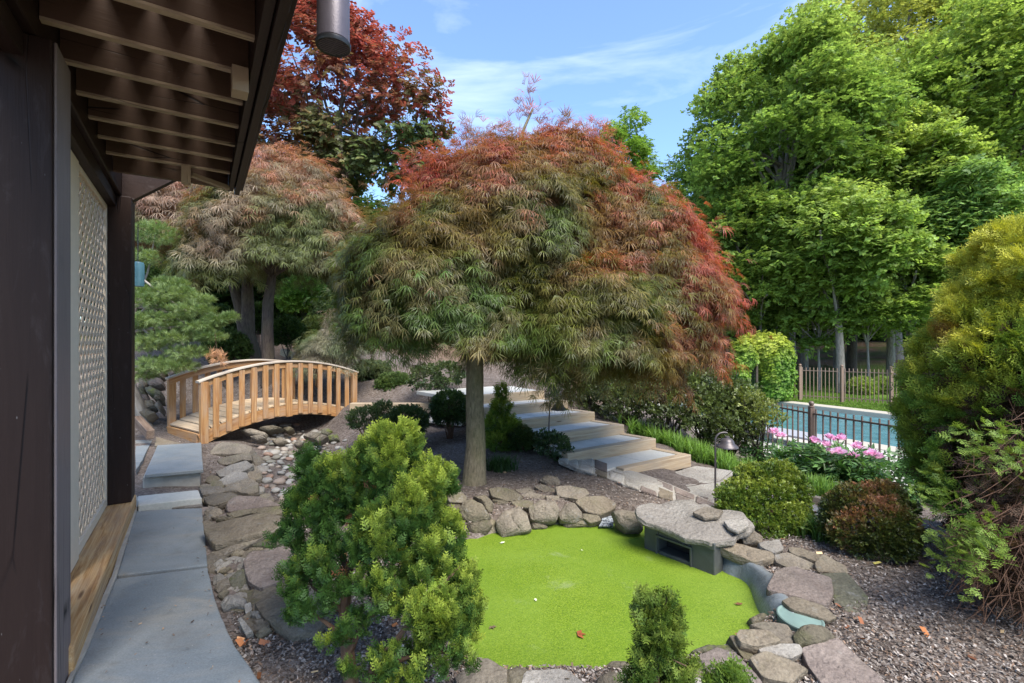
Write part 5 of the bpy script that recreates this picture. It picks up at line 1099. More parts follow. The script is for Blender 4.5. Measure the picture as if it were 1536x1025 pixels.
# ================================================================ big broadleaf trees
SPR = [T_sprig(6, .42, .30, seed=1), T_sprig(5, .46, .36, seed=2), T_sprig(7, .36, .22, seed=3)]
def crown_tree(name, label, base, H_, cr, zc0, seed, pal, nclump=190, per=120, sprig=.34, T=0, lean=(0, 0), trunk_r=.3, bark='barkg', flat=.85, group=None, top_pow=1.0, asym=0, cat='tree', extra=None, clump_r=.185, squash=1.0, tr_top=.72):
    r = np.random.default_rng(seed); t = thing(name, base, label, cat, group); bx, by, bz = base
    z0, z1 = bz + zc0, bz + H_; zm, hz = (z0 + z1) / 2, (z1 - z0) / 2
    v = nrmz(r.normal(size=(nclump, 3))); f = r.uniform(.35, 1.0, nclump) ** .55
    cen = np.stack([bx + lean[0] + v[:, 0] * cr * f, by + lean[1] + v[:, 1] * cr * squash * f, zm + v[:, 2] * hz * f], 1)
    tt_ = (cen[:, 2] - z0) / (z1 - z0); shrink = 1 - .35 * np.clip(tt_ - .55, 0, 1) ** top_pow * 1.3; cen[:, 0] = bx + lean[0] + (cen[:, 0] - bx - lean[0]) * shrink
    cen += np.array([[noise.noise((c[0] * .3 + seed, c[1] * .3, c[2] * .3)) * cr * .22, 0, noise.noise((c[0] * .3, c[1] * .3 + seed, c[2] * .3)) * cr * .15] for c in cen])
    if extra is not None: cen = np.concatenate([cen, np.array(extra)])
    nclump = len(cen); R_ = cr * clump_r * r.uniform(.65, 1.35, nclump) + .25
    k = np.repeat(np.arange(nclump), per); n = len(k); u = nrmz(r.normal(size=(n, 3))); u[:, 2] = np.where(r.random(n) < .72, np.abs(u[:, 2]), u[:, 2]); ff = r.uniform(.3, 1.05, n) ** .6
    pos = cen[k] + u * ff[:, None] * R_[k][:, None] * np.array((1, 1, flat)); axis_ = np.array((bx + lean[0], by + lean[1], 0)); rad = pos - axis_; rad[:, 2] = 0; rad = nrmz(rad)
    dirn = u * [1, 1, .25] + rad * .5 + r.normal(0, .35, (n, 3)) + np.array((0, 0, -.18)); nrm = np.array((0, 0, 1.0)) + u * .45 + r.normal(0, .5, (n, 3))
    cn = r.uniform(0, 1, nclump); a, b_, c_ = (np.array(q) for q in pal)
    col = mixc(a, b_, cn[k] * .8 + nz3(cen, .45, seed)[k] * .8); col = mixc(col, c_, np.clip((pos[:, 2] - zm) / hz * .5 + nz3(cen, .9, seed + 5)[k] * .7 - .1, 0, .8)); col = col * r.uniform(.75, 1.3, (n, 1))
    place('crown', t, M['leaf'], SPR[T], pos, dirn, nrm, sprig * r.uniform(.7, 1.25, n), col, col * 1.12)
    b = MB(); tp = Vector((bx + lean[0], by + lean[1], bz + H_ * tr_top)); q = Vector(base) - UP * .4
    P = limb(b, q, tp, trunk_r, trunk_r * .28, 0, 14, 18, 0.027)
    b.build('trunk', M[bark], t, smooth=True)
    b = MB()
    for j in range(16):
        i = 7 + int(7 * (j / 16)); c = cen[r.integers(0, nclump)]; zt = P[min(i, 13)].z
        cand = [q for q in cen if q[2] > zt + .2]; 
        if not cand: continue
        c = cand[r.integers(0, len(cand))]; limb(b, P[min(i, 13)], c, trunk_r * .32, .03, .06, 6, 7, .07)
    b.build('branches', M[bark], t, smooth=True)
    return t
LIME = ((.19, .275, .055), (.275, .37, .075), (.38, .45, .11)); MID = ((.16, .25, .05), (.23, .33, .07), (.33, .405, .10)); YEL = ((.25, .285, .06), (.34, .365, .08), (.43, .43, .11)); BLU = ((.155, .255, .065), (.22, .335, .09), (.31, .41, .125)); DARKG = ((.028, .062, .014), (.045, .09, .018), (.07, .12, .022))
def gb(px, Y, dz=0): X = (px - 768) / FX * Y; return Vector((X, Y, gz(X, Y) + dz))
WG = 'woodland trees beyond the lawn'
crown_tree('woodland_tree', 'tallest rounded green tree left of the woodland, next to open sky', gb(1172, 24), 17.6, 4.6, 4.0, 11, MID, 230, 131, 0.343, trunk_r=.33, group=WG)
crown_tree('woodland_tree', 'very tall yellow green tree at the top centre of the woodland', gb(1345, 31), 26, 6.6, 6.0, 12, YEL, 240, 124, 0.429, trunk_r=.4, group=WG)
crown_tree('woodland_tree', 'very tall bluish green tree cut by the right edge of the photo', gb(1560, 27), 25, 5.4, 5.0, 13, BLU, 230, 124, 0.390, trunk_r=.38, group=WG)
crown_tree('woodland_tree', 'mid height light green maple in the middle of the woodland', gb(1335, 23), 12.2, 3.4, 2.6, 14, LIME, 180, 124, 0.328, T=1, trunk_r=.2, group=WG)
crown_tree('woodland_tree', 'slim green tree right behind the red side of the big laceleaf maple', gb(1120, 23), 9.8, 2.3, 3.0, 15, LIME, 130, 108, 0.312, trunk_r=.14, group=WG)
lt_ = crown_tree('woodland_tree', 'pale leaning trunk tree standing on the lawn just inside the far fence', gb(1262, 20.2), 8.6, 2.6, 3.9, 16, LIME, 120, 108, 0.312, T=1, lean=(-.35, 0), trunk_r=.20, group=WG, bark='barkg')
crown_tree('woodland_tree', 'green tree with spreading low branches at the right of the lawn', gb(1400, 21.5), 9.5, 3.0, 3.6, 17, BLU, 150, 116, 0.328, T=1, trunk_r=.17, group=WG)
crown_tree('woodland_tree', 'dark trunked tree behind the fence right of the leaning trunk', gb(1277, 26), 17, 4.2, 5.6, 18, MID, 170, 108, 0.359, trunk_r=.26, bark='barkd', group=WG)
crown_tree('woodland_tree', 'slender straight trunked tree between the arch and the leaning trunk', gb(1207, 27), 15, 3.6, 6.0, 19, MID, 150, 108, 0.359, trunk_r=.2, group=WG)
crown_tree('woodland_tree', 'tall dark trunked tree above the golden arborvitae', gb(1470, 24), 19, 4.6, 6.5, 20, LIME, 180, 116, 0.359, trunk_r=.3, bark='barkd', group=WG)
crown_tree('woodland_tree', 'green tree filling the left edge of the woodland above the red maple', gb(1075, 30), 10.5, 2.6, 2.0, 21, LIME, 120, 108, 0.359, trunk_r=.2, group=WG)
crown_tree('pointed_tree', 'bright green pointed tree rising alone behind the top of the laceleaf maple', gb(930, 34), 17.9, 2.6, 4, 22, ((.12, .22, .03), (.17, .28, .045), (.22, .32, .06)), 130, 93, 0.328, trunk_r=.2, top_pow=.5, cat='tree', clump_r=.2)
crown_tree('woodland_tree', 'small green tree top beside the pointed tree', gb(985, 38), 14.0, 2.3, 4, 23, LIME, 100, 93, 0.390, trunk_r=.2, group=WG)
for k, (px, Y, h_, r_, z0_, pal, lab) in enumerate(((1255, 28, 15.5, 3.9, 4.5, MID, 'light green tree filling the gap left of the mid height maple'), (1425, 27, 15.5, 4.0, 4.5, LIME, 'light green tree filling the gap right of the mid height maple'), (1190, 33, 20, 4.4, 6, LIME, 'tree peeking between the tallest rounded tree and the yellow green tree'), (1450, 36, 27, 5.5, 7, YEL, 'very tall pale tree at the upper right behind the bluish tree'))):
    crown_tree('woodland_tree', lab, gb(px, Y), h_, r_, z0_, 80 + k, pal, 190, 125, .34, T=k % 3, trunk_r=.2, group=WG)
for k, (px, Y, h_, r_, lab) in enumerate(((1140, 22.5, 6.2, 1.9, 'low light green sapling tree right behind the vine arch'), (1228, 21.2, 5.6, 1.6, 'low leafy tree between the slender trunk and the leaning trunk'), (1302, 20.8, 5.4, 1.6, 'low leafy tree behind the round clipped lawn shrubs'), (1366, 20.2, 6.0, 1.8, 'bright low tree at the edge of the wood beside the arborvitae'), (1180, 30, 8.0, 2.6, 'leafy sapling tree in the shade behind the vine arch'))):
    crown_tree('sapling_tree', lab, gb(px, Y), h_, r_, 2.0, 60 + k, LIME if k != 4 else MID, 42, 110, .30, T=k % 3, trunk_r=.07, group='low trees at the edge of the wood')
# darker wood behind (copies of three trees)
def copy_tree(o, parent=None):
    c = o.copy(); C.objects.link(c)
    if parent is not None: c.parent = parent
    for ch in [q for q in C.objects if q.parent == o]: copy_tree(ch, c)
    return c
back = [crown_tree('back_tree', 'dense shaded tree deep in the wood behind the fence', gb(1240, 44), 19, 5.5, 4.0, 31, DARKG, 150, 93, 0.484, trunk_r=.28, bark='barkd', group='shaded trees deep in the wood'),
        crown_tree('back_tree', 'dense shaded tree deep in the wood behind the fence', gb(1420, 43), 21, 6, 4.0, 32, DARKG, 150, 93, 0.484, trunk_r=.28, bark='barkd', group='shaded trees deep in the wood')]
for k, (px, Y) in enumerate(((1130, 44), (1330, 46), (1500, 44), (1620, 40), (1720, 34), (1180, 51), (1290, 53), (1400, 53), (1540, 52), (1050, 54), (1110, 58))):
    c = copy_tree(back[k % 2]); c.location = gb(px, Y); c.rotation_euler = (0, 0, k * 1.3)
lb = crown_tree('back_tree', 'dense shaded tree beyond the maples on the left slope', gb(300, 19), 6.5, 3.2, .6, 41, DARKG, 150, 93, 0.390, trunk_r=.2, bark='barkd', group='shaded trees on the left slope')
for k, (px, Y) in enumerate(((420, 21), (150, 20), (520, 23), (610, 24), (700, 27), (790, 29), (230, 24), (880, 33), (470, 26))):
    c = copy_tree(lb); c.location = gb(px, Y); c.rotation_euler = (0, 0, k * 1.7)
# understory of the wood
def brush(name, label, N, xr, yr, zr, pal, size, T=0):
    x = RNG.uniform(*xr, N); y = RNG.uniform(*yr, N); zz = np.abs(RNG.normal(0, .5, N)) * zr * (0.55 + .45 * np.array([noise.noise((a * .25, b_ * .25, 3)) for a, b_ in zip(x, y)])); P = np.stack([x, y, ground(x, y) + zz], 1)
    col = mixc(pal[0], pal[1], RNG.uniform(0, 1, N)); u = nrmz(RNG.normal(size=(N, 3)))
    return tag(place(name, None, M['leaf'], SPR[T], P, u * [1, 1, .4], u * .4 + np.array((0, -.2, 1)), size * RNG.uniform(.7, 1.3, N), col, col * 1.1), label, kind='stuff')
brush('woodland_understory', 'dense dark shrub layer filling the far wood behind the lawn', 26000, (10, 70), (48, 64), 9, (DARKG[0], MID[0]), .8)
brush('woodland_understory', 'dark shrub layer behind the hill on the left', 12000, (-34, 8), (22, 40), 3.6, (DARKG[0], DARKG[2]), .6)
# tall red leaved maple at the upper left
def red_tree():
    base = gb(520, 14.5); t = thing('red_maple', base, 'tall dark red broad leaved maple rising at the upper left behind the eave', 'tree')
    lobes = [lob(535, 180, 14.2, 2.3, 2.3, 2.1), lob(470, 130, 14.5, 2.4, 2.3, 2.6), lob(600, 165, 14, 1.35, 1.4, 1.4), lob(430, 60, 14.5, 1.9, 1.9, 2.4), lob(545, 95, 14.2, 1.3, 1.3, 1.0), lob(590, 225, 14, 1.1, 1.2, 1.0), lob(450, 230, 14.2, 2.0, 1.9, 1.3)]
    cen, cn = shell(lobes, 300, .22); per = 46; k = np.repeat(np.arange(len(cen)), per); n = len(k); u = nrmz(RNG.normal(size=(n, 3))); pos = cen[k] + u * RNG.uniform(.2, 1, (n, 1)) ** .6 * np.array((.48, .48, .22))
    hh = (cen[:, 2] - 6.2) / 3.2 + nz3(cen, .55, 2) * .9; c = mixc((.075, .12, .03), (.14, .09, .04), hh[k] * .9 + .1); c = mixc(c, (.35, .085, .06), np.clip(hh[k] - .40 + RNG.normal(0, .25, n), 0, .9)); c = mixc(c, (.22, .12, .03), np.clip(nz3(cen, .9, 7)[k] - .2, 0, .4)); c = c * RNG.uniform(.65, 1.35, (n, 1))
    place('crown', t, M['redleaf'], SPR[1], pos, u * [1, 1, .3] + cn[k] * .5 + np.array((0, 0, -.3)), cn[k] * .4 + np.array((0, 0, 1.0)) + RNG.normal(0, .4, (n, 3)), .24 * RNG.uniform(.7, 1.25, n), c, c * 1.15)
    b = MB(); q = Vector(base) - UP * .3; tp = at(505, 190, 14.4); P = limb(b, q, tp, .22, .12, 0, 10, 15, 0.023); b.build('trunk', M['barkd'], t, smooth=True); b = MB()
    for px, py in ((470, 80), (540, 100), (600, 170), (430, 60), (560, 90), (620, 120), (630, 190), (520, 50), (480, 200), (590, 240)): limb(b, P[random.randint(6, 10)], at(px, py, 14.2), .07, .012, .05, 6, 7, .06)
    b.build('branches', M['barkd'], t, smooth=True)
    # loose shoots at the right edge
    return t
red_tree()
# ================================================================ conifers and shrubs
FAN = [T_fan(4, 3, .115, .18, 1), T_fan(5, 3, .065, .3, 2), T_fan(4, 0, .11, .2, 3)]
def sublobes(lobes, m, fr=(.30, .46), lo=-.55, rng=RNG, tall=.85, core=.8):
    out = [(l[0], l[1], l[2], l[3] * core, l[4] * core, l[5] * core) for l in lobes]; P, Nn = shell(lobes, m, .03, lo=lo, hide=.85)
    Lb = np.array(lobes)
    for p in P:
        j = np.argmin((((p - Lb[:, :3]) / Lb[:, 3:]) ** 2).sum(1)); r_ = rng.uniform(*fr) * min(Lb[j, 3], Lb[j, 5]); q = p - (p - Lb[j, :3]) * .22; out.append((q[0], q[1], q[2], r_ * 1.15, r_ * 1.15, r_ * tall))
    return out
def conifer(name, label, base, lobes, N, size, colf, T, stems=(), bark='twig', cat='shrub', thick=.16, up=.35, hide=.7, droop=0.0, lo=-.9, reject=None, group=None, inner=.2, mat='conifer', wts=None, nj=.45):
    t = thing(name, base, label, cat, group)
    P, Nn = shell(lobes, int(N * (1 - inner)), thick, lo=lo, hide=hide, wts=wts); Pi, Ni = shell(lobes, int(N * inner) + 1, .4, lo=-.9, wts=wts); P = np.concatenate([P, Pi]); Nn = np.concatenate([Nn, Ni])
    if reject is not None: ok = ~reject(P); P = P[ok]; Nn = Nn[ok]
    n = len(P); d = Nn + np.array((0, 0, up)) + RNG.normal(0, nj, (n, 3)); d[:, 2] -= droop
    nr = nrmz(np.cross(RNG.normal(size=(n, 3)), d)) + Nn * .25 + np.array((0, 0, .25))
    c0, c1 = colf(P, Nn)
    place('foliage', t, M[mat], T, P - nrmz(d) * (np.asarray(size) * .45).reshape(-1, 1) if not hasattr(size, '__len__') else P, d, nr, size * RNG.uniform(.7, 1.2, n), c0, c1)
    if stems:
        b = MB()
        for q in stems:
            if len(q) == 2 and not hasattr(q[0], '__len__'): continue
            P_, r0, r1 = q; m_ = len(P_); b.tube(P_, [r0 + (r1 - r0) * i / (m_ - 1) for i in range(m_)], 9)
        b.build('stem', M[bark], t, smooth=True)
    return t
def two(a, b, tipa, tipb):
    def f(P, Nn):
        n = len(P); s = nz3(P, 5, 2); k = np.clip(Nn[:, 2] * .6 + s * .6 + .35, 0, 1); c0 = mixc(a, b, k) * RNG.uniform(.75, 1.25, (n, 1)); return c0, mixc(tipa, tipb, np.clip(k + RNG.normal(0, .2, n), 0, 1)) * RNG.uniform(.8, 1.2, (n, 1))
    return f
# ---- foreground golden tipped cypress
D = 2.25
fl_ = []
for px, py, r, dd_, rz in ((592,668,42,2.35,.9),(575,705,62,2.35,.8),(640,725,48,2.35,.8),(610,755,70,2.3,.75),(500,730,48,2.4,.9),(468,765,50,2.35,.7),(470,700,26,2.45,1.4),(545,745,50,2.4,.9),(655,795,44,2.3,.8),(580,800,62,2.15,.7),(440,805,36,2.3,.7),(470,850,52,2.2,.7),(445,862,34,2.15,.6),(640,850,60,2.15,.75),(690,880,38,2.1,.8),(705,930,32,2.05,1.0),(660,925,55,2.0,.8),(610,905,50,2.0,.7),(560,885,42,2.0,.8),(640,985,50,1.95,.7),(690,985,34,1.95,.9),(575,985,40,1.9,.6),(530,940,30,1.95,.7),(455,920,40,2.0,.6),(435,885,34,2.1,.7),(490,890,36,2.05,.8),(545,1000,40,1.95,.7),(610,1015,40,1.9,.7),(500,960,30,2.0,.6),(590,1035,45,1.85,.5),(500,815,36,2.25,.8)):
    R_ = r / FX * dd_ * .92; fl_.append(lob(px, py, dd_, R_, R_ * .95, R_ * rz))
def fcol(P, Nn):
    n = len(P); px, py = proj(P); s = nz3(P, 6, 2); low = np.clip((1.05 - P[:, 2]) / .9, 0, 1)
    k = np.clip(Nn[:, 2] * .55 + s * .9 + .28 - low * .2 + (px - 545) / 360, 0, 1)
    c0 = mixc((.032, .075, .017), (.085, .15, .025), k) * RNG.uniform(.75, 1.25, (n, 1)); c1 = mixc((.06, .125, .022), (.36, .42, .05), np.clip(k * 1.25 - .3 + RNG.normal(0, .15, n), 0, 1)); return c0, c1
bs = on(533, 1045, -.03)
A = lambda *q: [at(*v) for v in q]
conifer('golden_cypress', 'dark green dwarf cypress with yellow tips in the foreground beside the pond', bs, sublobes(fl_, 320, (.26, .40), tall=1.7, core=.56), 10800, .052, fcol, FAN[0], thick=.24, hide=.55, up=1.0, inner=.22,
    stems=[([bs - UP * .1] + A((522,985,2.05),(517,920,2.1),(522,860,2.2),(545,790,2.3),(575,730,2.35),(592,665,2.35)), .034, .006), (A((522,985,2.05),(545,930,2.05),(600,900,2.05),(650,860,2.15)), .016, .005), ([bs - UP * .1 + Vector((.05, -.05, 0))] + A((560,1000,1.95),(595,960,1.95),(640,900,2.0),(690,850,2.1)), .02, .005), (A((560,1000,1.95),(620,985,1.95),(690,975,1.95)), .012, .004), (A((517,920,2.1),(470,880,2.15),(440,830,2.25)), .014, .004), (A((522,860,2.2),(500,790,2.3),(480,740,2.4)), .014, .004), (A((535,800,2.28),(552,760,2.25),(570,738,2.25)), .010, .003), (A((510,950,2.05),(470,920,2.05),(440,900,2.05)), .010, .003), (A((545,790,2.3),(600,770,2.3),(650,740,2.35)), .012, .004), (A((600,900,2.05),(590,850,2.1),(600,800,2.15)), .01, .003)])
# dry brown inner sprays
def dry(name_parent, pts, N, spread, size, col, T=FAN[1]):
    P = np.concatenate([np.array(p) + RNG.normal(0, 1, (N, 3)) * spread for p in pts]); n = len(P)
    return place('dry_foliage', name_parent, M['conifer'], T, P, RNG.normal(size=(n, 3)) + np.array((0, 0, -.3)), RNG.normal(size=(n, 3)), size * RNG.uniform(.6, 1.2, n), jit(col, n, .35), jit(col, n, .35) * 1.2)
fc_ = [o for o in C.objects if o.name.startswith('golden_cypress')][0]
dry(fc_, A((545,760,2.28),(548,790,2.25),(535,830,2.2),(480,735,2.35),(590,820,2.2),(560,720,2.32)), 12, .035, .07, np.array((.26, .11, .05)))
# ---- little cypress at the pond front
fl_ = []
for px, py, r, rz in ((1000,905,16,1.3),(975,925,30,.9),(1008,930,20,1.1),(985,955,34,.8),(962,965,24,.8),(1000,985,36,.7),(965,1000,30,.7),(1025,1010,26,.7),(990,1030,50,.6),(950,1030,26,.6)):
    R_ = r / FX * 1.6; fl_.append(lob(px, py, 1.75 - (py - 950) * .0006, R_ * .85, R_, R_ * rz))
bs = Vector((.53, 1.7, gz(.53, 1.7)))
conifer('small_cypress', 'little dark green cypress at the front edge of the pond', bs, sublobes(fl_, 70, (.36, .55), tall=2.0, core=.5), 1250, .050, two((.035, .075, .018), (.07, .125, .022), (.07, .13, .02), (.22, .27, .04)), FAN[0], up=.8, thick=.25, hide=.5,
    stems=[([bs - UP * .05] + A((985,1040,1.7),(985,980,1.72),(995,930,1.75),(1001,895,1.75)), .014, .003), (A((985,1000,1.71),(1010,990,1.7),(1030,1000,1.68)), .006, .002), (A((985,1000,1.71),(960,985,1.7)), .006, .002)])
bs = Vector((.76, 1.68, gz(.76, 1.68)))
conifer('cypress_seedling', 'small green cypress sprig at the bottom edge right of the little cypress', bs, [lob(1093,1012,1.68,.03,.03,.025), lob(1075,1030,1.68,.04,.04,.03), lob(1105,1030,1.68,.04,.04,.04)], 190, .065, two((.05, .10, .02), (.09, .16, .03), (.10, .18, .03), (.20, .28, .05)), FAN[0], up=.8, thick=.3, hide=.3, stems=[([bs, bs + UP * .2, at(1093, 1015, 1.68)], .006, .002)])
# ---- golden arborvitae on the right
ctr = Vector((3.75, 3.3, 0)); HOLE = [(1395,760),(1425,690),(1480,640),(1560,600),(1720,560),(1800,1200),(1600,1060),(1500,960),(1440,905),(1405,850)]
al = [(ctr.x + .08, ctr.y, .97, .93, 1.03, 1.30), (ctr.x - .05, ctr.y - .1, .62, .88, .93, .78), (ctr.x + .18, ctr.y + .1, 1.64, .74, .83, .95), (ctr.x - .35, ctr.y - .3, .55, .50, .52, .58), (ctr.x - .22, ctr.y - .2, 1.15, .60, .68, .66), (ctr.x - .05, ctr.y - .62, .85, .45, .45, .55), (ctr.x - .22, ctr.y - .1, 1.38, .52, .6, .55), (ctr.x + .0, ctr.y - .1, 1.82, .52, .6, .52)]
def rej(P):
    px, py = proj(P); front = (P[:, 1] < ctr.y + .3); w_ = nz3(P, 3.5, 4) * 60; return inside(HOLE, px + w_, py + w_ * .6) & front & (RNG.random(len(P)) > .10)
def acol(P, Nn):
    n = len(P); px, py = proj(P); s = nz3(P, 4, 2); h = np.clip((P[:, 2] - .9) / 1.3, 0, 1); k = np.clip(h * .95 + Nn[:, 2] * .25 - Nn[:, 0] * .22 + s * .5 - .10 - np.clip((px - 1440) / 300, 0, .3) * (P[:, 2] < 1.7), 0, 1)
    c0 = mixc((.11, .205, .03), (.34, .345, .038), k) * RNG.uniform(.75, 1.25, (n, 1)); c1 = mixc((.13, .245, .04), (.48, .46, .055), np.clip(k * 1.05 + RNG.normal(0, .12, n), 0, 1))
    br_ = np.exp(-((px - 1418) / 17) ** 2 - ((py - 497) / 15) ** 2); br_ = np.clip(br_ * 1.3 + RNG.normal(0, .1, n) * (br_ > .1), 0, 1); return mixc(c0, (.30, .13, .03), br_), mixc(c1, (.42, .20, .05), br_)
bs = Vector((ctr.x, ctr.y, gz(ctr.x, ctr.y)))
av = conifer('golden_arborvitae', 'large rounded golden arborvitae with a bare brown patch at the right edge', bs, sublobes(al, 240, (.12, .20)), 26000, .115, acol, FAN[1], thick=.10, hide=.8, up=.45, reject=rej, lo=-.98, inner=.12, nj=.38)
tw = MB()
for k in range(9):
    a = Vector((ctr.x + random.uniform(-.15, .15), ctr.y + random.uniform(-.15, .15), -.05)); az = k * .7; q = Vector((ctr.x + .5 * math.cos(az), ctr.y + .5 * math.sin(az), 1.1 + random.uniform(-.3, .4))); limb(tw, a, q, .045, .014, 0, 7, 8, .06)
tw.build('trunks', M['barkd'], av, smooth=True)
tw = MB()
for k in range(330):
    px, py = random.uniform(1410, 1700), random.uniform(610, 1060)
    if not inside(HOLE, np.array([px]), np.array([py]))[0]: continue
    Y = random.uniform(2.35, 3.2); e = at(px, py, Y); s_ = Vector((ctr.x + random.uniform(-.1, .2), ctr.y + random.uniform(-.2, .2), max(.05, e.z + random.uniform(-.5, .15)))); d = (e - s_); s_ = e - d * random.uniform(.35, .8)
    mid_ = s_.lerp(e, .5) + Vector((random.uniform(-.06, .06), random.uniform(-.06, .06), random.uniform(-.03, .1))); tw.tube([s_, mid_, e], [.004, .0026, .001], 5)
    for j in range(3): u = random.uniform(.4, 1); p = s_.lerp(e, u); tw.tube([p, p + Vector((random.uniform(-.14, .06), random.uniform(-.14, .06), random.uniform(-.05, .14)))], [.002, .0008], 4)
for k in range(260):
    e = Vector((random.uniform(2.35, 3.2), random.uniform(2.2, 2.75), random.uniform(.0, .5))); s_ = Vector((random.uniform(3.1, 3.6), random.uniform(2.8, 3.2), random.uniform(.1, .9))); s_ = e.lerp(s_, random.uniform(.25, .6))
    tw.tube([s_, s_.lerp(e, .5) + Vector((random.uniform(-.05, .05), random.uniform(-.05, .05), random.uniform(0, .07))), e], [.004, .0026, .001], 5)
    for j in range(3): u = random.uniform(.3, 1); p = s_.lerp(e, u); tw.tube([p, p + Vector((random.uniform(-.12, .06), random.uniform(-.12, .06), random.uniform(-.05, .12)))], [.002, .0008], 4)
tw.build('bare_twigs', M['twigr'], av, smooth=True)
P, Nn = shell([(3.0, 2.62, .30, .50, .34, .36), (3.25, 2.75, .55, .5, .4, .5)], 2600, .3); n = len(P); ok = P[:, 2] > -.02; P = P[ok]; n = len(P); place('dry_skirt', av, M['conifer'], FAN[1], P, RNG.normal(size=(n, 3)) + np.array((-.5, -.5, -.2)), RNG.normal(size=(n, 3)) + np.array((0, 0, .6)), .085 * RNG.uniform(.6, 1.2, n), jit((.075, .045, .03), n, .4), jit((.13, .08, .05), n, .4))
P = []
for px, py, Y, s_ in ((1440,790,2.55,.07),(1455,820,2.5,.06),(1435,845,2.5,.06),(1470,800,2.5,.05),(1400,740,2.6,.07),(1480,660,2.45,.06),(1520,680,2.4,.06)): P.append(np.array(at(px, py, Y)) + RNG.normal(0, s_, (60, 3)))
P = np.concatenate(P); n = len(P); place('lower_sprays', av, M['conifer'], FAN[0], P, RNG.normal(0, .5, (n, 3)) + np.array((-.55, -.6, .15)), RNG.normal(0, .4, (n, 3)) + np.array((0, -.4, 1)), .062 * RNG.uniform(.7, 1.2, n), jit((.11, .18, .03), n), jit((.22, .30, .055), n))
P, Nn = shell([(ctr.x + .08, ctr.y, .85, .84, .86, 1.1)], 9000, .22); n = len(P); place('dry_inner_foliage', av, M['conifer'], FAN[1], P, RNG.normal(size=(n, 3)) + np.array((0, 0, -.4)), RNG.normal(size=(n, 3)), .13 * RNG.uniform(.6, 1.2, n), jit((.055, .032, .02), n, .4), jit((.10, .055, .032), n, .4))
# ---- broad shrubs
SML = [T_sprig(8, .34, .26, 1.2, seed=11, flat=.6), T_sprig(6, .42, .2, 1.2, seed=12, flat=.6)]
def ball(name, label, base, lobes, N, size, pal, T=0, cat='shrub', stems=6, thick=.14, mat='gloss', group=None, tip=None, hide=.75, up=.4, lo=-.75, stem_r=.012, bark='twig', noisef=6.0, clump=0):
    t = thing(name, base, label, cat, group); P, Nn = shell(sublobes(lobes, clump) if clump else lobes, N, thick, lo=lo, hide=hide); n = len(P)
    s = nz3(P, noisef, 3); k = np.clip(.45 + s * .9 + RNG.normal(0, .2, n), 0, 1); c = mixc(pal[0], pal[1], k); c1 = mixc(c, pal[2], np.clip(Nn[:, 2] * .7 + s * .8 + RNG.normal(0, .2, n), 0, 1))
    if tip is not None: m_ = np.clip(Nn[:, 2] * 1.0 + s * 1.3 - .35 + RNG.normal(0, .2, n), 0, 1); c = mixc(c, tip, m_ * .8); c1 = mixc(c1, tip, m_)
    place('foliage', t, M[mat], SML[T], P, Nn + np.array((0, 0, up)) + RNG.normal(0, .5, (n, 3)), Nn * .6 + RNG.normal(0, .5, (n, 3)) + np.array((0, 0, .4)), size * RNG.uniform(.7, 1.25, n), c, c1)
    b = MB(); Lb = lobes[0]
    for j in range(stems):
        l_ = lobes[j % len(lobes)]; limb(b, Vector(base) + Vector((random.uniform(-.3, .3) * Lb[3] * .5, random.uniform(-.3, .3) * Lb[3] * .5, -.03)), (l_[0] + random.uniform(-.6, .6) * l_[3], l_[1] + random.uniform(-.6, .6) * l_[4], l_[2] + random.uniform(-.2, .3) * l_[5]), stem_r, stem_r * .35, .05, 5, 6, .08)
    if stems: b.build('stems', M[bark], t, smooth=True)
    return t
def bp(px, py, Y): p = at(px, py, Y); return Vector((p.x, p.y, gz(p.x, p.y)))
def L3(*q): return [lob(px, py, Y, r / FX * Y, r / FX * Y, rz / FX * Y) for px, py, Y, r, rz in q]
BOX = ((.025, .055, .012), (.05, .09, .016), (.10, .15, .03)); AZ = ((.05, .095, .014), (.10, .15, .02), (.24, .28, .04))
AZ = ((.07, .125, .018), (.14, .20, .027), (.31, .35, .055))
ball('azalea', 'mounded bright green azalea with clumped leaves right of the nearer path light', bp(1150, 815, 4.0), L3((1150,765,4.0,45,40),(1118,740,4.05,34,22),(1165,718,4.15,34,22),(1185,750,4.05,28,24),(1108,765,3.95,30,20),(1140,788,3.85,34,22),(1175,795,3.85,28,22),(1195,775,3.95,22,24),(1130,715,4.15,24,16),(1195,805,3.85,22,18),(1098,752,4.0,20,16)), 6500, .055, AZ, 0, tip=None, thick=.10, noisef=5, clump=70, hide=.8)
ball('reddish_yew', 'rounded yew with reddish brown tips and bare lower stems beside the arborvitae', bp(1305, 850, 3.5), L3((1305,790,3.5,50,52),(1290,765,3.5,38,30),(1325,765,3.5,36,34),(1280,800,3.45,30,36),(1335,800,3.45,28,34)), 5200, .055, ((.045, .065, .015), (.09, .105, .02), (.16, .15, .03)), 1, tip=(.30, .13, .075), clump=60, stems=34, thick=.14, lo=-.6, stem_r=.008)
ball('boxwood', 'dark round boxwood with bare lower stems left of the maple trunk', bp(675, 655, 7.0), L3((675,612,7.0,27,25),(675,625,7.0,22,20)), 2600, .06, BOX, 0, stems=34, lo=-.45, stem_r=.007, bark='twigr')
ball('boxwood', 'small round boxwood right of the maple trunk', bp(782, 685, 6.2), L3((782,660,6.2,18,20)), 1500, .05, BOX, 0, stems=14, lo=-.6, stem_r=.006, tip=(.12, .085, .03))
ball('leafy_shrub', 'small open shrub at the foot of the farther path light', bp(830, 692, 6.0), L3((830,668,6.0,20,14),(818,662,6.0,12,12),(842,680,5.95,14,11)), 420, .085, ((.03, .06, .02), (.055, .09, .03), (.10, .14, .045)), 0, stems=8, stem_r=.006)
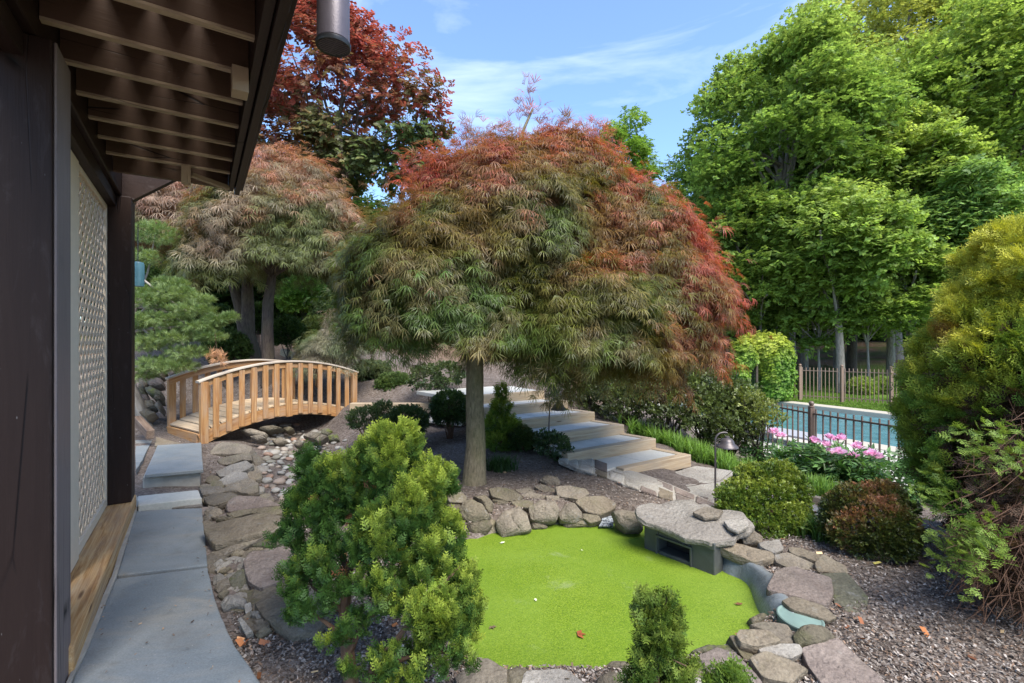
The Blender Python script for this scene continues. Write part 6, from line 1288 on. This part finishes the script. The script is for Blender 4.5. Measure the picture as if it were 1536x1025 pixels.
ball('dark_evergreen', 'dark low evergreen behind the top of the foreground cypress', bp(612, 655, 6.6), L3((612,632,6.6,28,20),(590,640,6.5,22,14)), 1500, .075, ((.028, .05, .014), (.045, .075, .018), (.07, .105, .03)), 1, stems=10)
ball('dark_evergreen', 'low dark shrub by the far bridge end, left of another dark evergreen', bp(550, 645, 6.9), L3((550,628,6.9,26,14),(575,620,7.0,16,14)), 900, .08, ((.035, .06, .02), (.05, .085, .024), (.09, .12, .05)), 1, stems=8)
bs = bp(752, 684, 6.35); conifer('small_cypress', 'upright small cypress with bright tips between the maple trunk and the steps', bs, L3((752,590,6.35,10,14),(752,612,6.35,17,14),(745,635,6.35,20,16),(762,640,6.3,20,16),(748,662,6.3,22,16),(765,662,6.3,16,16)), 1500, .10, two((.05, .10, .018), (.10, .17, .025), (.10, .18, .025), (.27, .33, .04)), FAN[2], up=.7, thick=.2, stems=[([bs, at(752, 640, 6.35), at(752, 585, 6.35)], .02, .004)])
ball('terrace_shrub', 'thin stemmed leafy shrub on the terrace behind the round boxwood', bp(648, 590, 8.7), L3((645,568,8.7,28,16),(668,562,8.8,24,14)), 500, .13, ((.05, .08, .03), (.08, .12, .04), (.14, .17, .06)), 0, stems=10, bark='barkd')
# ---- hedge beside the steps: five leggy shrubs
HG = [(880, 605, 8.7, 'leftmost leggy hedge shrub at the top right of the steps'), (940, 615, 8.2, 'leggy hedge shrub second from the top of the steps'), (1000, 622, 7.8, 'leggy hedge shrub in the middle of the row beside the steps'), (1058, 630, 7.55, 'leggy hedge shrub behind the liriope, nearest the red side of the maple'), (1092, 640, 7.5, 'rightmost leggy hedge shrub, just left of the pool fence')]
for px, py, Y, lab in HG:
    b_ = bp(px, py, Y); q = 600 + (px - 880) * .075 + max(0, px - 1030) * .5
    ball('hedge_shrub', lab, b_, L3((px-22, q-26, Y, 32, 26), (px+24, q-18, Y-.1, 32, 28), (px, q-4, Y-.25, 34, 22), (px+10, q-50, Y+.1, 40, 24), (px-18, q+14, Y-.2, 18, 12), (px+26, q+16, Y-.2, 18, 12)), 1000, .13, ((.06, .075, .028), (.11, .14, .045), (.20, .26, .07)), 0, stems=26, thick=.34, stem_r=.014, bark='barkd', hide=.35, group='leggy hedge shrubs beside the steps')
ball('spirea', 'loose yellow green shrub in front of the pool fence left of the peonies', bp(1140, 665, 7.1), L3((1135,612,7.1,26,16),(1150,630,7.0,22,18),(1128,632,7.1,18,20),(1118,600,7.2,16,14)), 260, .12, ((.12, .15, .03), (.18, .21, .05), (.29, .31, .08)), 0, stems=14, thick=.4, hide=.3, bark='barkd')
# ---- strap leaved border grass
GR = [T_grass(9, 4, .045, s) for s in range(3)]
def tufts(name, label, line, N, width, h, c0, c1, T=0):
    P = []
    for k in range(N):
        u = random.random() * (len(line) - 1); i = min(int(u), len(line) - 2); p = line[i].lerp(line[i + 1], u - i); P.append((p.x + RNG.normal(0, width), p.y + RNG.normal(0, width), 0))
    P = np.array(P); P[:, 2] = ground(P[:, 0], P[:, 1]) - .01; a = RNG.uniform(0, 6.28, N); d = np.stack([np.cos(a), np.sin(a), np.zeros(N)], 1) + RNG.normal(0, .08, (N, 3)) * [0, 0, 1]; nr = np.array((0, 0, 1.0)) + RNG.normal(0, .12, (N, 3))
    o = place(name, None, M['grass'], GR[T], P, d, nr, h * RNG.uniform(.7, 1.2, N), jit(c0, N), jit(c1, N)); return tag(o, label, kind='stuff')
G2 = lambda px, py, Y: bp(px, py, Y)
tufts('border_grass', 'bright strap leaved border grass along the right side of the steps', [G2(955, 642, 7.75), G2(1000, 655, 7.35), G2(1050, 672, 6.95), G2(1095, 690, 6.7), G2(1130, 700, 6.5)], 420, .13, .30, (.085, .18, .03), (.22, .36, .07))
tufts('border_grass', 'mound of strap leaved border grass behind the azalea', [G2(1170, 705, 6.1), G2(1205, 725, 5.7), G2(1232, 742, 5.45)], 260, .11, .31, (.085, .18, .03), (.23, .37, .08), 1)
tufts('grass_clump', 'small fresh green grass clump between the azalea and the reddish yew', [G2(1222, 820, 3.75), G2(1240, 825, 3.65)], 46, .05, .22, (.07, .14, .025), (.17, .28, .06), 2)
tufts('dark_grass_clump', 'dark strap leaved clump at the foot of the maple trunk', [G2(735, 705, 5.5), G2(768, 706, 5.45)], 40, .05, .22, (.03, .065, .02), (.06, .12, .03), 2)
# ---- peonies
PL = T_join([blade((.15 * i, 0, 0), (math.cos(a), math.sin(a), .15), .55, .17, droop=.15, u0=.2, u1=1) for i, a in enumerate((-.9, .9, -.45, .45, 0))])
FLW = {0: (1161,650), 1: (1172,656), 2: (1222,664), 3: (1240,669), 4: (1246,681), 5: (1258,680), 6: (1260,660), 7: (1286,673), 8: (1279,687), 9: (1306,683), 10: (1317,688), 11: (1245,659)}
def peony(label, px, py, Y, fl_idx, rad, h):
    base = bp(px, py, Y); t = thing('peony', base, label, 'peony'); n = int(330 * rad / .4); th = RNG.uniform(0, 6.28, n); rr = np.sqrt(RNG.uniform(0, 1, n)) * rad; zz = base.z + h * (.25 + .75 * RNG.uniform(.0, 1, n)) * (1 - .35 * (rr / rad) ** 2)
    P = np.stack([base.x + rr * np.cos(th), base.y + rr * np.sin(th), zz], 1); d = np.stack([np.cos(th), np.sin(th), RNG.uniform(-.35, .35, n)], 1) + RNG.normal(0, .4, (n, 3)); nr = np.array((0, 0, 1.0)) + RNG.normal(0, .35, (n, 3))
    c = mixc((.04, .10, .027), (.10, .19, .05), RNG.uniform(0, 1, n)); place('foliage', t, M['gloss'], PL, P, d, nr, .21 * RNG.uniform(.7, 1.2, n), c, c * 1.2)
    b = MB()
    for k in range(9): a = k * .7; limb(b, base, (base.x + rad * .7 * math.cos(a), base.y + rad * .7 * math.sin(a), base.z + h * .8), .008, .004, 0, 4, 5)
    b.build('stems', M['twig'], t, smooth=True)
    for i in fl_idx:
        fx, fy = FLW[i]; c = np.array(at(fx, fy, Y - .12)); m_ = 46; v = nrmz(RNG.normal(size=(m_, 3))); v[:, 2] = np.abs(v[:, 2]) * .9 - .15; q = c + v * RNG.uniform(.015, .05, (m_, 1))
        pk = mixc((.70, .33, .52), (.85, .66, .76), RNG.uniform(0, 1, m_)); PT = T_join([blade((0, 0, 0), (1, .0, .25), 1, .9, u0=0, u1=1, mid=.6, fold=.15)])
        place('flower', t, M['petal'], PT, q, v + np.array((0, 0, .35)), np.array((0, 0, 1.0)) - v * .6 + RNG.normal(0, .3, (m_, 3)), .055 * RNG.uniform(.7, 1.2, m_), pk, pk * 1.15)
peony('peony bush with two pink flowers at its top left, farthest from the camera', 1165, 690, 7.0, (0, 1), .40, .62)
peony('peony bush with several pale pink flowers below the ball topped fence post', 1238, 715, 6.35, (2, 3, 4, 11), .42, .60)
peony('peony bush with pink flowers right of the fence post, behind the border grass', 1262, 715, 6.0, (5, 6, 8), .36, .58)
peony('peony bush with the deepest pink flower beside the golden arborvitae', 1310, 720, 5.8, (7, 9, 10), .42, .60)
# ---- vine covered arch and clipped shrubs on the lawn
def arch_():
    c = gb(1146, 18.2); t = thing('vine_arch', c, 'garden arch fully covered in yellow green vine beside the pool', 'arch'); s = 18.2 / FX
    lobes = [lob(1163, 560, 18.2, 25*s, 20*s, 32*s), lob(1160, 535, 18.2, 27*s, 22*s, 30*s), lob(1146, 518, 18.2, 34*s, 24*s, 19*s), lob(1116, 530, 17.9, 15*s, 18*s, 22*s), lob(1108, 560, 17.8, 11*s, 15*s, 34*s), lob(1165, 585, 18.2, 23*s, 18*s, 14*s)]
    P, Nn = shell(lobes, 5200, .08, hide=.85); n = len(P); k = np.clip((P[:, 2] - .2) / 1.6 + nz3(P, 1.2, 3) * .8, 0, 1); col = mixc((.13, .24, .03), (.34, .38, .05), k) * RNG.uniform(.8, 1.25, (n, 1))
    place('foliage', t, M['leaf'], SPR[1], P, Nn * .5 + np.array((0, 0, -.8)) + RNG.normal(0, .4, (n, 3)), Nn + np.array((0, 0, .5)) + RNG.normal(0, .25, (n, 3)), .20 * RNG.uniform(.7, 1.2, n), col, col * 1.12)
    b = MB()
    for px, dy in ((1112, 0), (1135, -.4), (1178, .2), (1160, .5)): q = at(px, 590, 18.2 + dy); b.tube([Vector((q.x, q.y, c.z - .1)), Vector((q.x, q.y, c.z + 2.0))], .05, 8)
    b.build('arch_frame', M['barkd'], t, smooth=True)
arch_()
for px, lab, r in ((1294, 'round clipped shrub on the lawn right of the leaning trunk', 17), (1326, 'round clipped shrub on the lawn next to the golden arborvitae edge', 15)):
    b_ = gb(px, 19.6); ball('lawn_shrub', lab, b_, [(b_.x, b_.y, b_.z + .28, r / FX * 19.6, .4, .36)], 700, .19, LIME, 0, mat='leaf', stems=4)
# ---- left bank plants
NT_ = T_tuft(16, 1.0, .075, .95, 5)
def pine():
    base = Vector((-5.6, 7.4, gz(-5.6, 7.4))); t = thing('pine_shrub', base, 'blue green layered pine spreading from behind the far porch post', 'pine')
    cl_ = [(232,350,7.4,30,18),(215,385,7.2,20,14),(228,452,7.0,36,12),(262,440,7.1,34,12),(285,465,7.0,34,10),(240,480,6.9,40,12),(220,515,6.8,34,12),(262,505,6.9,36,11),(300,490,7.0,30,9),(325,480,7.1,20,9),(285,528,6.9,30,10),(240,545,6.8,40,11),(215,560,6.8,26,10),(315,505,7.0,24,8),(345,475,7.2,12,6),(210,440,7.0,22,12),(300,450,7.1,20,8),(265,550,6.8,30,10),(255,425,7.2,24,9),(208,482,6.8,20,12)]
    lobes = L3(*cl_); P, Nn = shell(lobes, 4600, .35, hide=.2, wts=[l[3] for l in lobes]); n = len(P); s = nz3(P, 4, 1); c0 = mixc((.08, .13, .05), (.14, .205, .08), .5 + s) ; c1 = mixc((.19, .27, .10), (.33, .40, .17), .5 + s + RNG.normal(0, .2, n))
    d = Nn * [1, 1, .3] + np.array((.45, -.1, .25)) + RNG.normal(0, .35, (n, 3)); place('foliage', t, M['conifer'], NT_, P, d, np.array((0, 0, 1.0)) + RNG.normal(0, .3, (n, 3)), .075 * RNG.uniform(.7, 1.2, n), c0, c1)
    b = MB(); P_ = limb(b, base - UP * .1, at(150, 360, 7.4), .09, .05, 0, 8, 9)
    for px, py, Y, r, _ in cl_: limb(b, P_[random.randint(3, 7)], at(px, py + 3, Y), .028, .006, .03, 6, 6, .06)
    b.build('branches', M['barkg'], t, smooth=True)
    q = [np.array(at(325, 530, 6.9)), np.array(at(332, 540, 6.9)), np.array(at(318, 534, 6.9))]
    dry(t, q, 9, .03, .10, np.array((.45, .25, .14)), NT_); b = MB(); limb(b, at(322, 495, 7.0), at(326, 530, 6.9), .006, .003); b.build('dead_twig', M['twig'], t)
pine()
S_ = [(592, 578, 9.6, 24, 12, 'low green ground shrub on the mulch slope right of the bridge end', ((.06, .10, .03), (.09, .14, .04), (.15, .20, .06)), .13), (556, 560, 10.4, 26, 14, 'grey green low shrub high on the mulch slope behind the bridge end', ((.07, .10, .05), (.11, .14, .06), (.17, .20, .09)), .14), (432, 500, 11.2, 22, 24, 'round clipped dark boxwood right of the straight maple trunk', BOX, .10), (388, 478, 12, 16, 22, 'dark boxwood between the two left maple trunks', BOX, .11), (340, 520, 9.4, 26, 22, 'low dark green shrub in front of the forked maple trunk', ((.03, .06, .018), (.05, .09, .022), (.085, .13, .03)), .12), (318, 480, 11.5, 30, 20, 'dark green shrub behind the pine at the forked maple', ((.03, .055, .015), (.05, .085, .02), (.07, .12, .03)), .14), (480, 505, 12.5, 34, 26, 'airy green shrub on the slope between maple trunk and the weeping maple', ((.07, .10, .025), (.11, .15, .04), (.17, .21, .06)), .17), (455, 445, 17, 30, 26, 'sunlit lime green bush seen between the maples', ((.13, .24, .03), (.20, .32, .05), (.28, .38, .08)), .26), (283, 402, 17, 28, 20, 'sunlit lime green bush behind the pine', ((.13, .24, .03), (.20, .32, .05), (.28, .38, .08)), .26), (230, 440, 14, 50, 50, 'dark green tall shrub behind the pine', ((.025, .05, .014), (.04, .075, .018), (.07, .11, .03)), .26), (530, 470, 15, 50, 40, 'dark green shrub behind the left side of the big maple', ((.03, .055, .015), (.05, .085, .02), (.08, .12, .03)), .26)]
for px, py, Y, rx, rz, lab, pal, sz in S_:
    l_ = L3((px, py, Y, rx, rz)); b_ = Vector((l_[0][0], l_[0][1], min(gz(l_[0][0], l_[0][1]), l_[0][2] - l_[0][5] * .6)))
    l_ += [(l_[0][0] + rx / FX * Y * .5, l_[0][1], l_[0][2] - .1, l_[0][3] * .7, l_[0][4] * .7, l_[0][5] * .75), (l_[0][0] - rx / FX * Y * .5, l_[0][1] + .1, l_[0][2] - .1, l_[0][3] * .7, l_[0][4] * .7, l_[0][5] * .7)] if rx > 24 else []
    ball('bank_shrub', lab, b_, l_, 1500, sz, pal, 0, mat='leaf', stems=8, bark='barkd', thick=.2)
# ---- lawn blades
def lawn_():
    N = 26000; Y = RNG.uniform(13.5, 24.5, N); px = RNG.uniform(1080, 1420, N); X = (px - 768) / FX * Y
    ok = ~inside(POOLP, X, Y) & (edge_dist(POOLP, X, Y) > .6); fside = ((X - PA.x) * pv.x + (Y - PA.y) * pv.y) > .4; X, Y = X[ok & fside], Y[ok & fside]; n = len(X)
    P = np.stack([X, Y, ground(X, Y) - .005], 1); a = RNG.uniform(0, 6.28, n); st = (np.sin((X * .6 + Y * .8) * 3.0) > 0) * .25 + .85
    c = mixc((.09, .17, .025), (.16, .26, .04), RNG.uniform(0, 1, n)) * st[:, None]
    tag(place('lawn_grass', None, M['grass'], T_grass(6, 2, .12, 9), P, np.stack([np.cos(a), np.sin(a), 0 * a], 1), np.array((0, 0, 1.0)) + RNG.normal(0, .1, (n, 3)), .075 * RNG.uniform(.6, 1.2, n), c, c * 1.2), 'short mown lawn grass beyond the pool', kind='stuff')
lawn_()
